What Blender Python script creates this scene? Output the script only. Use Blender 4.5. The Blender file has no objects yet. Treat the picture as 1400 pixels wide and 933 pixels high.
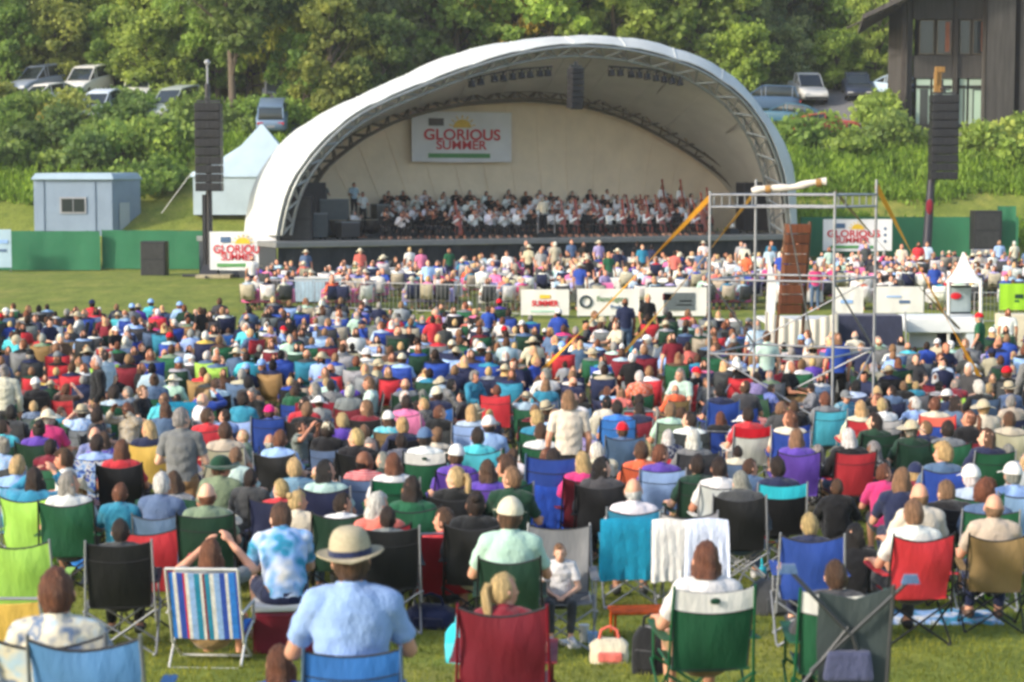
import bpy, bmesh, math, random
import numpy as np
from mathutils import Vector, Matrix, Euler, noise as mnoise
R = math.radians
random.seed(11)
rng = np.random.default_rng(5)
scene = bpy.context.scene
COL = scene.collection

# ------------------------------------------------------------------ camera maths
FPX, CAMZ, PITCH = 2600.0, 4.8, R(4.76)
def PX(px, py, Y):
    """world point seen at photo pixel px,py that lies Y metres ahead of the camera"""
    a, b = (px - 700) / FPX, (466.5 - py) / FPX
    dy = math.cos(PITCH) + b * math.sin(PITCH)
    dz = -math.sin(PITCH) + b * math.cos(PITCH)
    return Vector((a / dy * Y, Y, CAMZ + dz / dy * Y))
def toPX(p):
    d = Vector((p[0], p[1], p[2] - CAMZ))
    f = d.y * math.cos(PITCH) - d.z * math.sin(PITCH)
    u = d.y * math.sin(PITCH) + d.z * math.cos(PITCH)
    return 700 + d.x / f * FPX, 466.5 - u / f * FPX

_PY = [-60, 0, 7, 9, 11, 14, 17, 21, 26, 34, 45, 60, 70, 86, 98, 102, 105, 112, 118, 126, 140, 170, 230, 330]
_PZ = [5, 2.6, 1.95, 1.72, 1.38, 1.05, .82, .62, .45, .2, 0, 0, .1, .45, .25, .8, 2.1, 5.5, 8.3, 10.3, 13, 22, 42, 60]
def zt(x, y):
    z = float(np.interp(y, _PY, _PZ))
    k = min(1, max(0, (y - 103) / 20))
    if k > 0:
        z += k * 1.1 * mnoise.noise(Vector((x * .045, y * .045, 3.1)))
    z += .03 * mnoise.noise(Vector((x * .3, y * .3, 0)))
    return z

# ------------------------------------------------------------------ colours
def lin(c):
    return tuple(((v / 255.) / 12.92 if v / 255. <= .04045 else ((v / 255. + .055) / 1.055) ** 2.4) for v in c)
PAL = {
 'white': (216,214,208), 'cream': (205,196,170), 'beige': (176,165,138), 'tan': (150,115,66), 'grey': (112,116,118), 'dark grey': (62,64,66),
 'black': (26,27,29), 'navy': (32,40,72), 'blue': (34,72,165), 'bright blue': (38,120,205), 'light blue': (140,175,222), 'pale blue': (165,190,205), 'slate blue': (78,104,138),
 'teal': (18,128,160), 'turquoise': (50,190,205), 'mint': (170,205,185), 'sage green': (118,140,108), 'green': (22, 92, 58), 'dark green': (22,60,42), 'lime green': (150,200,50),
 'yellow': (225,185,50), 'orange': (228,92,30), 'red': (200,24,40), 'maroon': (120,22,40), 'pink': (225,110,160), 'magenta': (205,30,110), 'purple': (92,60,165), 'lavender': (160,150,200), 'brown': (88,62,44), 'silver': (150,152,156), 'coral': (222,105,88),
}
HAIRC = {'blonde': (196,160,98), 'brown': (84,56,36), 'dark brown': (46,32,24), 'black': (22,18,17), 'grey': (140,136,128), 'white': (205,200,190), 'auburn': (112, 64, 38), 'light brown': (134,98,64)}
SKINC = {'a': (205,150,122), 'b': (190,132,104), 'c': (216,168,140), 'd': (122,80,58)}

# ------------------------------------------------------------------ materials
def new_mat(name):
    m = bpy.data.materials.new(name); m.use_nodes = True
    nt = m.node_tree; b = nt.nodes['Principled BSDF']
    return m, nt, b
def N(nt, t, **k):
    n = nt.nodes.new(t)
    for a, v in k.items():
        if a in n.inputs.keys() if hasattr(n.inputs, 'keys') else False: n.inputs[a].default_value = v
        else: setattr(n, a, v)
    return n
def mulc(nt, a, b, f=1.0):
    n = nt.nodes.new('ShaderNodeMix'); n.data_type = 'RGBA'; n.blend_type = 'MULTIPLY'; n.inputs[0].default_value = f
    nt.links.new(a, n.inputs[6]); nt.links.new(b, n.inputs[7]); return n.outputs[2]
def ramp(nt, fac, stops):
    n = nt.nodes.new('ShaderNodeValToRGB'); e = n.color_ramp.elements
    while len(e) < len(stops): e.new(.5)
    for i, (p, c) in enumerate(stops):
        e[i].position = p; e[i].color = (*c, 1) if len(c) == 3 else c
    nt.links.new(fac, n.inputs[0]); return n.outputs[0]
def coords(nt, which='Object', scale=(1, 1, 1)):
    t = nt.nodes.new('ShaderNodeTexCoord'); m = nt.nodes.new('ShaderNodeMapping'); m.inputs['Scale'].default_value = scale
    nt.links.new(t.outputs[which], m.inputs[0]); return m.outputs[0]
def noise(nt, vec, scale, detail=3, rough=.6):
    n = nt.nodes.new('ShaderNodeTexNoise'); n.inputs['Scale'].default_value = scale; n.inputs['Detail'].default_value = detail; n.inputs['Roughness'].default_value = rough
    nt.links.new(vec, n.inputs['Vector']); return n.outputs['Fac']
def bump(nt, b, fac, strength=.3, dist=.02):
    n = nt.nodes.new('ShaderNodeBump'); n.inputs['Strength'].default_value = strength; n.inputs['Distance'].default_value = dist
    nt.links.new(fac, n.inputs['Height']); nt.links.new(n.outputs[0], b.inputs['Normal'])

def objcolor_mat(name, rough=.8, lo=.78, hi=1.12, nscale=6, bstr=.25, bdist=.02, stretch=(1, 1, 1), metallic=0, spec=.3, attr=None, sheen=0, bscale=None):
    m, nt, b = new_mat(name)
    if attr == 'only':
        a = nt.nodes.new('ShaderNodeAttribute'); a.attribute_name = 'tone'; src = a.outputs['Color']
    else:
        oi = nt.nodes.new('ShaderNodeObjectInfo'); src = oi.outputs['Color']
        if attr:
            a = nt.nodes.new('ShaderNodeAttribute'); a.attribute_name = attr; src = mulc(nt, src, a.outputs['Color'])
    v = coords(nt, 'Object', stretch)
    f = noise(nt, v, nscale, 4)
    c = ramp(nt, f, [(.3, (lo,) * 3), (.7, (hi,) * 3)])
    nt.links.new(mulc(nt, src, c), b.inputs['Base Color'])
    b.inputs['Roughness'].default_value = rough; b.inputs['Metallic'].default_value = metallic
    b.inputs['Specular IOR Level'].default_value = spec
    if sheen: b.inputs['Sheen Weight'].default_value = sheen
    if bstr: bump(nt, b, noise(nt, v, bscale or nscale * 2, 4), bstr, bdist)
    return m
M = {}
M['cloth'] = objcolor_mat('cloth', .85, .8, 1.1, 5, .6, .05, (1, 1, .6), sheen=.2, spec=.15)
M['sling'] = objcolor_mat('sling_fabric', .6, .74, 1.14, 3.2, .45, .05, (1, 1, .3), spec=.3)
M['webbing'] = objcolor_mat('dark_webbing', .7, .8, 1.1, 8, .2, .01, attr=None); M['webbing'].node_tree.nodes['Principled BSDF'].inputs['Base Color'].default_value = (.03, .03, .033, 1)
for l_ in list(M['webbing'].node_tree.links):
    if l_.to_socket.name == 'Base Color': M['webbing'].node_tree.links.remove(l_)
M['skin'] = objcolor_mat('skin', .55, .9, 1.08, 9, .1, .01, spec=.35, attr='tint')
M['hair'] = objcolor_mat('hair', .5, .45, 1.6, 30, 1.0, .03, (1.8, 1.8, .22), spec=.35)
M['metal'] = objcolor_mat('painted_tube', .4, .85, 1.1, 3, 0, metallic=.3, spec=.5)
M['steel'] = objcolor_mat('galvanised_steel', .45, .75, 1.1, 5, .1, .01, metallic=.5, spec=.5)
M['plastic'] = objcolor_mat('plastic', .5, .88, 1.08, 5, .05, .01, spec=.4)
M['straw'] = objcolor_mat('woven_straw', .8, .8, 1.1, 60, .5, .01, (1, 1, 3), spec=.2)
M['canvas'] = objcolor_mat('stage_canvas', .75, .9, 1.05, .7, .25, .15, spec=.2)
M['paint'] = objcolor_mat('car_paint', .3, .95, 1.03, 2, 0, spec=.5)
M['wood'] = objcolor_mat('weathered_wood', .85, .6, 1.15, 3, .4, .03, (4, 4, .4), spec=.2)
M['varnish'] = objcolor_mat('varnished_wood', .3, .7, 1.2, 6, 0, (1, 1, 1), spec=.5) if False else objcolor_mat('varnished_wood', .32, .75, 1.2, 6, .05, .01, (4, 4, .6), spec=.5)
M['crowd'] = objcolor_mat('crowd_clothes', .8, .85, 1.1, 4, .3, .03, attr='only', spec=.2)
M['bark'] = objcolor_mat('bark', .95, .6, 1.2, 6, .8, .08, (3, 3, .5), spec=.1)
M['lamp'] = objcolor_mat('lens', .1, 1, 1, 1, 0, spec=.8)
m, nt, b = new_mat('window_glass'); b.inputs['Base Color'].default_value = (.02, .028, .032, 1); b.inputs['Roughness'].default_value = .06; b.inputs['Specular IOR Level'].default_value = .7
bump(nt, b, noise(nt, coords(nt, 'Object'), 1.2, 2), .05, .02); M['glass'] = m

def leaf_mat(name):
    m, nt, b = new_mat(name)
    oi = nt.nodes.new('ShaderNodeObjectInfo')
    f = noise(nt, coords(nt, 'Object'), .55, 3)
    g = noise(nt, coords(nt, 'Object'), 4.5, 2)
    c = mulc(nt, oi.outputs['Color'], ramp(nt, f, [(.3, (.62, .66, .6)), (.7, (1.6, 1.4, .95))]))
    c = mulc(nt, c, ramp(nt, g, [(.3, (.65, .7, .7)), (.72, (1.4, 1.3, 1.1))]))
    nt.links.new(c, b.inputs['Base Color']); b.inputs['Roughness'].default_value = .55; b.inputs['Specular IOR Level'].default_value = .25
    t = nt.nodes.new('ShaderNodeBsdfTranslucent'); nt.links.new(c, t.inputs[0])
    ms = nt.nodes.new('ShaderNodeMixShader'); ms.inputs[0].default_value = .5
    nt.links.new(b.outputs[0], ms.inputs[1]); nt.links.new(t.outputs[0], ms.inputs[2])
    nt.links.new(ms.outputs[0], nt.nodes['Material Output'].inputs[0]); return m
M['leaf'] = leaf_mat('leaves')

def stripe_mat(name, stops, scale=1.0):
    """woven stripes that run up the cloth, laid out over object X"""
    m, nt, b = new_mat(name)
    s = nt.nodes.new('ShaderNodeSeparateXYZ'); nt.links.new(coords(nt, 'Object'), s.inputs[0])
    mp = nt.nodes.new('ShaderNodeMapRange'); mp.inputs[1].default_value = -.28; mp.inputs[2].default_value = .28
    nt.links.new(s.outputs[0], mp.inputs[0])
    n = nt.nodes.new('ShaderNodeValToRGB'); n.color_ramp.interpolation = 'CONSTANT'; e = n.color_ramp.elements
    while len(e) < len(stops): e.new(.5)
    for i, (p, c) in enumerate(stops): e[i].position = p; e[i].color = (*lin(PAL[c]), 1)
    nt.links.new(mp.outputs[0], n.inputs[0])
    nt.links.new(mulc(nt, n.outputs[0], ramp(nt, noise(nt, coords(nt), 30, 3), [(.3, (.8,) * 3), (.7, (1.08,) * 3)])), b.inputs['Base Color'])
    b.inputs['Roughness'].default_value = .8; bump(nt, b, noise(nt, coords(nt), 10, 3), .4, .03)
    return m
def pattern_mat(name, kind):
    m, nt, b = new_mat(name); oi = nt.nodes.new('ShaderNodeObjectInfo'); v = coords(nt)
    w = nt.nodes.new('ShaderNodeTexWave'); w.inputs['Scale'].default_value = 14; w.inputs['Distortion'].default_value = .8; w.bands_direction = 'Z'; nt.links.new(v, w.inputs[0])
    f = ramp(nt, w.outputs['Fac'], [(.42, (0,) * 3), (.52, (1,) * 3)])
    if kind == 'check':
        w2 = nt.nodes.new('ShaderNodeTexWave'); w2.inputs['Scale'].default_value = 14; w2.bands_direction = 'X'; nt.links.new(v, w2.inputs[0]); f = mulc(nt, f, ramp(nt, w2.outputs['Fac'], [(.42, (0,) * 3), (.52, (1,) * 3)]))
    if kind == 'print': f = ramp(nt, noise(nt, v, 26, 2), [(.52, (0,) * 3), (.56, (1,) * 3)])
    mx = nt.nodes.new('ShaderNodeMix'); mx.data_type = 'RGBA'; nt.links.new(f, mx.inputs[0]); nt.links.new(oi.outputs['Color'], mx.inputs[6])
    m2 = nt.nodes.new('ShaderNodeMix'); m2.data_type = 'RGBA'; m2.inputs[0].default_value = .55; nt.links.new(oi.outputs['Color'], m2.inputs[6]); m2.inputs[7].default_value = (.5, .5, .48, 1); nt.links.new(m2.outputs[2], mx.inputs[7])
    nt.links.new(mx.outputs[2], b.inputs['Base Color']); b.inputs['Roughness'].default_value = .85; bump(nt, b, noise(nt, v, 9, 4), .6, .05); return m
for k in ('stripe', 'check', 'print'): M['cloth_' + k] = pattern_mat('cloth_' + k, k)
M['stripes'] = stripe_mat('striped_towelling', [(0, 'bright blue'), (.08, 'white'), (.13, 'blue'), (.22, 'red'), (.25, 'white'), (.30, 'light blue'), (.38, 'teal'), (.46, 'white'), (.5, 'maroon'), (.53, 'teal'), (.6, 'white'), (.66, 'light blue'), (.74, 'blue'), (.82, 'white'), (.86, 'bright blue'), (.95, 'blue')])
def blotch_mat(name, stops, scale):
    m, nt, b = new_mat(name)
    nt.links.new(ramp(nt, noise(nt, coords(nt), scale, 2), [(p, lin(PAL[c])) for p, c in stops]), b.inputs['Base Color'])
    b.inputs['Roughness'].default_value = .85; bump(nt, b, noise(nt, coords(nt), 9, 3), .4, .03); return m
M['tiedye'] = blotch_mat('tie_dye', [(.35, 'white'), (.5, 'light blue'), (.6, 'teal'), (.7, 'slate blue')], 4)
M['floral'] = blotch_mat('blue_floral', [(.38, 'blue'), (.47, 'light blue'), (.55, 'white'), (.62, 'blue')], 9)
M['plaid'] = blotch_mat('faded_plaid', [(.35, 'pale blue'), (.5, 'cream'), (.6, 'slate blue'), (.7, 'cream')], 7)

# ------------------------------------------------------------------ mesh building
class MB:
    def __init__(s): s.v = []; s.f = []; s.m = []
    def add(s, vs, fs, mi=0):
        k = len(s.v); s.v += [tuple(v) for v in vs]; s.f += [tuple(i + k for i in f) for f in fs]; s.m += [mi] * len(fs); return s
    def box(s, c, d, rot=0, mi=0, top=1.0):
        hx, hy, hz = d[0] / 2, d[1] / 2, d[2] / 2; ca, sa = math.cos(rot), math.sin(rot); vs = []
        for z, k in ((-hz, 1), (hz, top)):
            for x, y in ((-hx * k, -hy * k), (hx * k, -hy * k), (hx * k, hy * k), (-hx * k, hy * k)):
                vs.append((c[0] + x * ca - y * sa, c[1] + x * sa + y * ca, c[2] + z))
        return s.add(vs, [(3, 2, 1, 0), (4, 5, 6, 7), (0, 1, 5, 4), (1, 2, 6, 5), (2, 3, 7, 6), (3, 0, 4, 7)], mi)
    def tube(s, pts, r, n=8, mi=0, cap=True, closed=False):
        pts = [Vector(p) for p in pts]; rs = r if isinstance(r, (list, tuple)) else [r] * len(pts)
        vs, fs = [], []
        up = None
        for i, p in enumerate(pts):
            t = (pts[min(i + 1, len(pts) - 1)] - pts[max(i - 1, 0)])
            if t.length < 1e-9: t = Vector((0, 0, 1))
            t.normalize()
            if up is None:
                up = Vector((1, 0, 0)) if abs(t.x) < .9 else Vector((0, 1, 0))
            a = (up - t * up.dot(t)); a = a.normalized() if a.length > 1e-6 else t.orthogonal().normalized()
            up = a; bb = t.cross(a)
            for k in range(n):
                an = 2 * math.pi * k / n; vs.append(p + (a * math.cos(an) + bb * math.sin(an)) * rs[i])
        for i in range(len(pts) - 1):
            for k in range(n): fs.append((i * n + k, i * n + (k + 1) % n, (i + 1) * n + (k + 1) % n, (i + 1) * n + k))
        if cap:
            fs.append(tuple(range(n - 1, -1, -1))); q = (len(pts) - 1) * n; fs.append(tuple(q + k for k in range(n)))
        return s.add(vs, fs, mi)
    def capsule(s, a, b, ra, rb, n=12):
        a, b = Vector(a), Vector(b); t = b - a; L = t.length; t = t / L if L > 1e-6 else Vector((0, 0, 1))
        pts, rs = [], []
        for q in (90, 60, 30, 0): pts.append(a - t * ra * math.sin(R(q))); rs.append(max(ra * math.cos(R(q)), .0008))
        for q in (0, 30, 60, 90): pts.append(b + t * rb * math.sin(R(q))); rs.append(max(rb * math.cos(R(q)), .0008))
        return s.tube(pts, rs, n)
    def ell(s, c, r, nu=16, nv=10, rot=None, mi=0):
        vs, fs = [], []; c = Vector(c)
        for j in range(nv + 1):
            ph = math.pi * j / nv
            for i in range(nu):
                th = 2 * math.pi * i / nu; v = Vector((r[0] * math.sin(ph) * math.cos(th), r[1] * math.sin(ph) * math.sin(th), r[2] * math.cos(ph)))
                if rot is not None: v = rot @ v
                vs.append(c + v)
        for j in range(nv):
            for i in range(nu): fs.append((j * nu + i, (j + 1) * nu + i, (j + 1) * nu + (i + 1) % nu, j * nu + (i + 1) % nu))
        return s.add(vs, fs, mi)
    def loft(s, rings, mi=0, cap=True, closed=True):
        n = len(rings[0]); vs = [v for r in rings for v in r]; fs = []
        for i in range(len(rings) - 1):
            for k in range(n if closed else n - 1): fs.append((i * n + k, i * n + (k + 1) % n, (i + 1) * n + (k + 1) % n, (i + 1) * n + k))
        if cap and closed: fs.append(tuple(range(n - 1, -1, -1))); q = (len(rings) - 1) * n; fs.append(tuple(q + k for k in range(n)))
        return s.add(vs, fs, mi)
    def sheet(s, grid, th, mi=0):
        """grid[i][j] of points given a thickness along its normal"""
        ni, nj = len(grid), len(grid[0]); g = [[Vector(p) for p in r] for r in grid]; top, bot = [], []
        for i in range(ni):
            for j in range(nj):
                du = g[min(i + 1, ni - 1)][j] - g[max(i - 1, 0)][j]; dv = g[i][min(j + 1, nj - 1)] - g[i][max(j - 1, 0)]
                nn = du.cross(dv); nn = nn.normalized() if nn.length > 1e-9 else Vector((0, 0, 1))
                top.append(g[i][j] + nn * th / 2); bot.append(g[i][j] - nn * th / 2)
        k = ni * nj; fs = []
        for i in range(ni - 1):
            for j in range(nj - 1):
                a, b, c, d = i * nj + j, (i + 1) * nj + j, (i + 1) * nj + j + 1, i * nj + j + 1
                fs.append((a, b, c, d)); fs.append((k + d, k + c, k + b, k + a))
        rim = [i * nj for i in range(ni)] + [(ni - 1) * nj + j for j in range(1, nj)] + [i * nj + nj - 1 for i in range(ni - 2, -1, -1)] + [j for j in range(nj - 2, 0, -1)]
        for a, b in zip(rim, rim[1:] + rim[:1]): fs.append((b, a, k + a, k + b))
        return s.add(top + bot, fs, mi)
    def mesh(s, name, smooth=True):
        me = bpy.data.meshes.new(name); me.from_pydata(s.v, [], s.f)
        if any(s.m): me.polygons.foreach_set('material_index', s.m)
        if smooth: me.polygons.foreach_set('use_smooth', [True] * len(s.f))
        me.update()
        if smooth: me.set_sharp_from_angle(angle=R(55))
        return me
def fixn(me):
    bm = bmesh.new(); bm.from_mesh(me); bmesh.ops.recalc_face_normals(bm, faces=bm.faces); bm.to_mesh(me); bm.free(); return me
def bevelled(mb, name, w=.02, seg=2, smooth=False):
    me = fixn(mb.mesh(name, smooth)); bm = bmesh.new(); bm.from_mesh(me)
    bmesh.ops.bevel(bm, geom=list(bm.edges), offset=w, segments=seg, affect='EDGES', profile=.6, clamp_overlap=True); bm.to_mesh(me); bm.free(); return me

def link(name, me, mats, parent=None, color=None, loc=None, rot=None, mtx=None):
    o = bpy.data.objects.new(name, me); COL.objects.link(o)
    if me is not None and hasattr(me, 'materials') and mats is not None:
        mats = mats if isinstance(mats, list) else [mats]
        if len(me.materials) == 0:
            for m_ in mats: me.materials.append(M[m_] if isinstance(m_, str) else m_)
        else:
            for i, m_ in enumerate(mats):
                mm = M[m_] if isinstance(m_, str) else m_
                if i < len(me.materials) and me.materials[i] != mm:
                    o.material_slots[i].link = 'OBJECT'; o.material_slots[i].material = mm
    if color is not None:
        c = lin(PAL[color]) if isinstance(color, str) else color
        o.color = (*c[:3], 1)
    if mtx is not None: o.matrix_basis = mtx
    if loc is not None: o.location = loc
    if rot is not None: o.rotation_euler = rot if not isinstance(rot, (int, float)) else (0, 0, rot)
    if parent is not None: o.parent = parent
    return o
def tag(o, label=None, cat=None, group=None, kind=None):
    if label: o['label'] = label
    if cat: o['category'] = cat
    if group: o['group'] = group
    if kind: o['kind'] = kind
    return o
def thing(name, label, cat, loc=(0, 0, 0), rz=0, group=None):
    o = bpy.data.objects.new(name, None); COL.objects.link(o); o.empty_display_size = .2
    o.location = loc; o.rotation_euler = (0, 0, rz); return tag(o, label, cat, group)
def jit(c, a=.12):
    g_ = .3 * c[0] + .59 * c[1] + .11 * c[2]; c = tuple(v * .84 + g_ * .14 for v in c)
    k = 1 + random.uniform(-a, a); return tuple(min(1, v * k * (1 + random.uniform(-.05, .05))) for v in c)
_uid = [0]
def evaluated(me, mods):
    o = bpy.data.objects.new('tmp', me); COL.objects.link(o)
    for t, kw in mods:
        md = o.modifiers.new('m', t)
        for k, v in kw.items(): setattr(md, k, v)
    bpy.context.view_layer.update()
    dg = bpy.context.evaluated_depsgraph_get()
    out = bpy.data.meshes.new_from_object(o.evaluated_get(dg), preserve_all_data_layers=True, depsgraph=dg)
    bpy.data.objects.remove(o); return out
# ------------------------------------------------------------------ people
HAIR = {}
def build_hair():
    def shell(style):
        mb = MB(); nu, nv = 28, 18; vs, fs = [], []
        for j in range(nv + 1):
            ph = math.pi * j / nv
            for i in range(nu):
                th = 2 * math.pi * i / nu
                d = Vector((math.sin(ph) * math.cos(th), math.sin(ph) * math.sin(th), math.cos(ph)))
                rx, ry, rz = .084, .104, .127
                k = 1.02 + .09 * mnoise.noise(d * 4.3) + .06 * mnoise.noise(d * 10 + Vector((5, 2, 1)))
                if style == 'curly': k = 1.2 + .2 * mnoise.noise(d * 6.5)
                if style == 'bald': k = .97 if d.z > -.05 else 1.0
                v = Vector((d.x * rx, d.y * ry, d.z * rz)) * k
                v.y -= .008; v.z += .006
                face = (d.y > .28 and d.z < .45 + .25 * (d.y < .5)) or (d.z < -.55 and d.y > -.1)
                if style == 'bald': face = face or d.z > .05
                if d.z < -.35 and style in ('short', 'bald', 'pony', 'bun', 'curly'):
                    v.z = max(v.z, -.075 if d.y < -.2 else -.05)
                if style in ('long', 'bob') and d.z < -.1 and d.y < .3:
                    L = .24 if style == 'long' else .085
                    q = min(1, (-d.z - .1) / .75)
                    ang = math.atan2(d.y, d.x); wid = .098 * (1 - .05 * q) * (1 + .12 * math.sin(ang * 5 + 1))
                    v = Vector((math.cos(ang) * wid, min(math.sin(ang) * .10, .02) - .025 * q - .005, -.02 - q * L))
                    v += Vector((mnoise.noise(v * 22), mnoise.noise(v * 19 + Vector((3, 1, 2))), 0)) * .012
                    face = False
                if face: v = Vector((d.x * .055, d.y * .07, d.z * .085))
                vs.append(v)
        for j in range(nv):
            for i in range(nu): fs.append((j * nu + i, (j + 1) * nu + i, (j + 1) * nu + (i + 1) % nu, j * nu + (i + 1) % nu))
        mb.add(vs, fs)
        if style == 'pony':
            mb.tube([(0, -.09, .05), (0, -.135, .055), (0, -.155, .01), (.008, -.15, -.09), (.015, -.14, -.19), (.01, -.13, -.24)], [.016, .024, .032, .036, .024, .004], 10)
        if style == 'bun': mb.ell((0, -.10, .075), (.042, .04, .04), 12, 8)
        return mb.mesh('hair_' + style)
    for s_ in ('short', 'long', 'bob', 'pony', 'bun', 'curly', 'bald'): HAIR[s_] = shell(s_)
HATS = {}
def build_hats():
    def dome(r, h, z0, n=20, m_=7, flat=.0):
        rings = []
        for j in range(m_ + 1):
            a = math.pi / 2 * j / m_
            rr = math.cos(a) if not flat else math.cos(a) ** flat
            rings.append([(r[0] * rr * math.cos(t), r[1] * rr * math.sin(t) - .008, z0 + h * math.sin(a)) for t in [2 * math.pi * i / n for i in range(n)]])
        return rings
    mb = MB(); mb.loft(dome((.093, .112), .115, .03)); 
    g = []
    for i in range(7):
        t = R(28 + 124 * i / 6); g.append([(.088 * math.cos(t) * k, .10 * math.sin(t) * k + (k - 1) * .07, .04 - .02 * (k - 1) * 2) for k in (1, 1.25, 1.5)])
    mb.sheet(g, .006); HATS['cap'] = fixn(mb.mesh('hat_cap'))
    mb = MB(); mb.loft(dome((.094, .113), .125, .03, flat=.45))
    def brim(mb, w, z, curl):
        n = 24; g = []
        for i in range(n + 1):
            t = 2 * math.pi * i / n
            g.append([((.092 + w * k) * math.cos(t), (.111 + w * k) * math.sin(t) - .008, z + curl * k * k * (abs(math.cos(t)) * 1.2 - .5)) for k in (0, .35, .7, 1)])
        mb.sheet(g, .005)
    brim(mb, .055, .035, .02); HATS['straw hat'] = fixn(mb.mesh('hat_straw'))
    mb = MB(); mb.loft([[((.096) * math.cos(t) * k, .115 * math.sin(t) * k - .008, z) for t in [2 * math.pi * i / 24 for i in range(24)]] for z, k in ((.037, 1.0), (.065, .985))], cap=False)
    HATS['band'] = mb.mesh('hat_band')
    mb = MB(); mb.loft(dome((.094, .113), .11, .025)); brim(mb, .085, .03, -.045); HATS['sun hat'] = fixn(mb.mesh('hat_sun'))

def skeleton(pose):
    """joint positions for a body that faces +Y, origin on the ground below the pelvis"""
    S = {}
    def arms(el, wr, dirn):
        for sgn, k in ((-1, 'L'), (1, 'R')):
            e = el if not isinstance(el, dict) else el[k]; w = wr if not isinstance(wr, dict) else wr[k]
            S['el' + k] = Vector((sgn * e[0], e[1], e[2])); S['wr' + k] = Vector((sgn * w[0], w[1], w[2])); S['hd' + k] = Vector((sgn * dirn[0], dirn[1], dirn[2]))
    yaw, tilt = 0, 0
    if pose in ('sit', 'lap', 'up', 'left', 'right', 'chin'):
        S['sp'] = [(0, -.06, .44), (0, -.075, .56), (0, -.095, .70), (0, -.10, .84), (0, -.095, .93), (0, -.085, .97)]
        S['head'] = Vector((0, -.055, 1.10))
        S['hip'] = (.09, -.04, .46); S['kn'] = (.15, .40, .49); S['an'] = (.13, .45, .09)
        arms((.27, .03, .66), (.25, .27, .655), (0, 1, -.1))
        if pose == 'lap': arms((.25, .02, .64), (.10, .21, .585), (-.6, .75, -.1))
        if pose == 'up': arms({'L': (.30, .10, .93), 'R': (.32, .08, .95)}, {'L': (.12, .20, 1.10), 'R': (.13, .17, 1.14)}, (-.5, .3, .8))
        if pose == 'chin': arms({'L': (.25, .02, .64), 'R': (.24, .14, .72)}, {'L': (.10, .21, .585), 'R': (.10, .10, .97)}, (-.3, .1, .9))
        if pose == 'left': yaw = R(58)
        if pose == 'right': yaw = R(-58)
        if pose == 'chin': yaw = R(-25)
    elif pose == 'lean':
        S['sp'] = [(0, -.06, .44), (0, -.045, .56), (0, .0, .69), (0, .07, .81), (0, .12, .885), (0, .145, .92)]
        S['head'] = Vector((0, .21, 1.02)); S['hip'] = (.09, -.04, .46); S['kn'] = (.17, .40, .49); S['an'] = (.15, .43, .09)
        arms((.24, .28, .62), (.07, .44, .60), (-.4, .9, -.1)); yaw = R(20)
    elif pose in ('stand', 'carry'):
        S['sp'] = [(0, 0, .90), (0, .0, 1.02), (0, -.01, 1.17), (0, -.015, 1.31), (0, -.01, 1.40), (0, 0, 1.44)]
        S['head'] = Vector((0, .02, 1.58)); S['hip'] = (.09, 0, .90); S['kn'] = (.11, .03, .49); S['an'] = (.12, 0, .085)
        arms((.25, -.03, 1.12), (.25, .10, .87), (0, .3, -.9))
        if pose == 'carry': arms((.26, .0, 1.12), (.20, .26, 1.10), (-.2, .9, .1)); yaw = R(-40)
    elif pose == 'bend':
        S['sp'] = [(0, -.05, .86), (0, .03, .95), (0, .16, 1.02), (0, .30, 1.04), (0, .39, 1.02), (0, .43, 1.0)]
        S['head'] = Vector((0, .53, .97)); S['hip'] = (.09, -.03, .86); S['kn'] = (.13, .10, .47); S['an'] = (.14, -.03, .085)
        arms((.22, .36, .78), (.14, .50, .58), (-.1, .4, -.8)); tilt = R(-45)
    elif pose == 'floor':
        S['sp'] = [(0, -.06, .10), (0, -.08, .22), (0, -.09, .36), (0, -.075, .50), (0, -.06, .585), (0, -.045, .625)]
        S['head'] = Vector((0, -.01, .755)); S['hip'] = (.09, -.04, .12); S['kn'] = (.20, .30, .40); S['an'] = (.12, .48, .08)
        arms((.27, .10, .34), (.13, .30, .34), (-.6, .7, 0))
    elif pose == 'play':
        S['sp'] = [(0, -.06, .46), (0, -.055, .58), (0, -.05, .72), (0, -.04, .86), (0, -.03, .95), (0, -.02, .99)]
        S['head'] = Vector((0, .01, 1.12)); S['hip'] = (.09, -.04, .48); S['kn'] = (.17, .38, .49); S['an'] = (.17, .38, .09)
        arms({'L': (.30, .10, .80), 'R': (.27, .12, .70)}, {'L': (.14, .28, .98), 'R': (.02, .32, .88)}, (-.5, .6, .3)); yaw = R(15)
    S['yaw'], S['tilt'], S['pose'] = yaw, tilt, pose
    return S
HEADW = [None]
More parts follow.
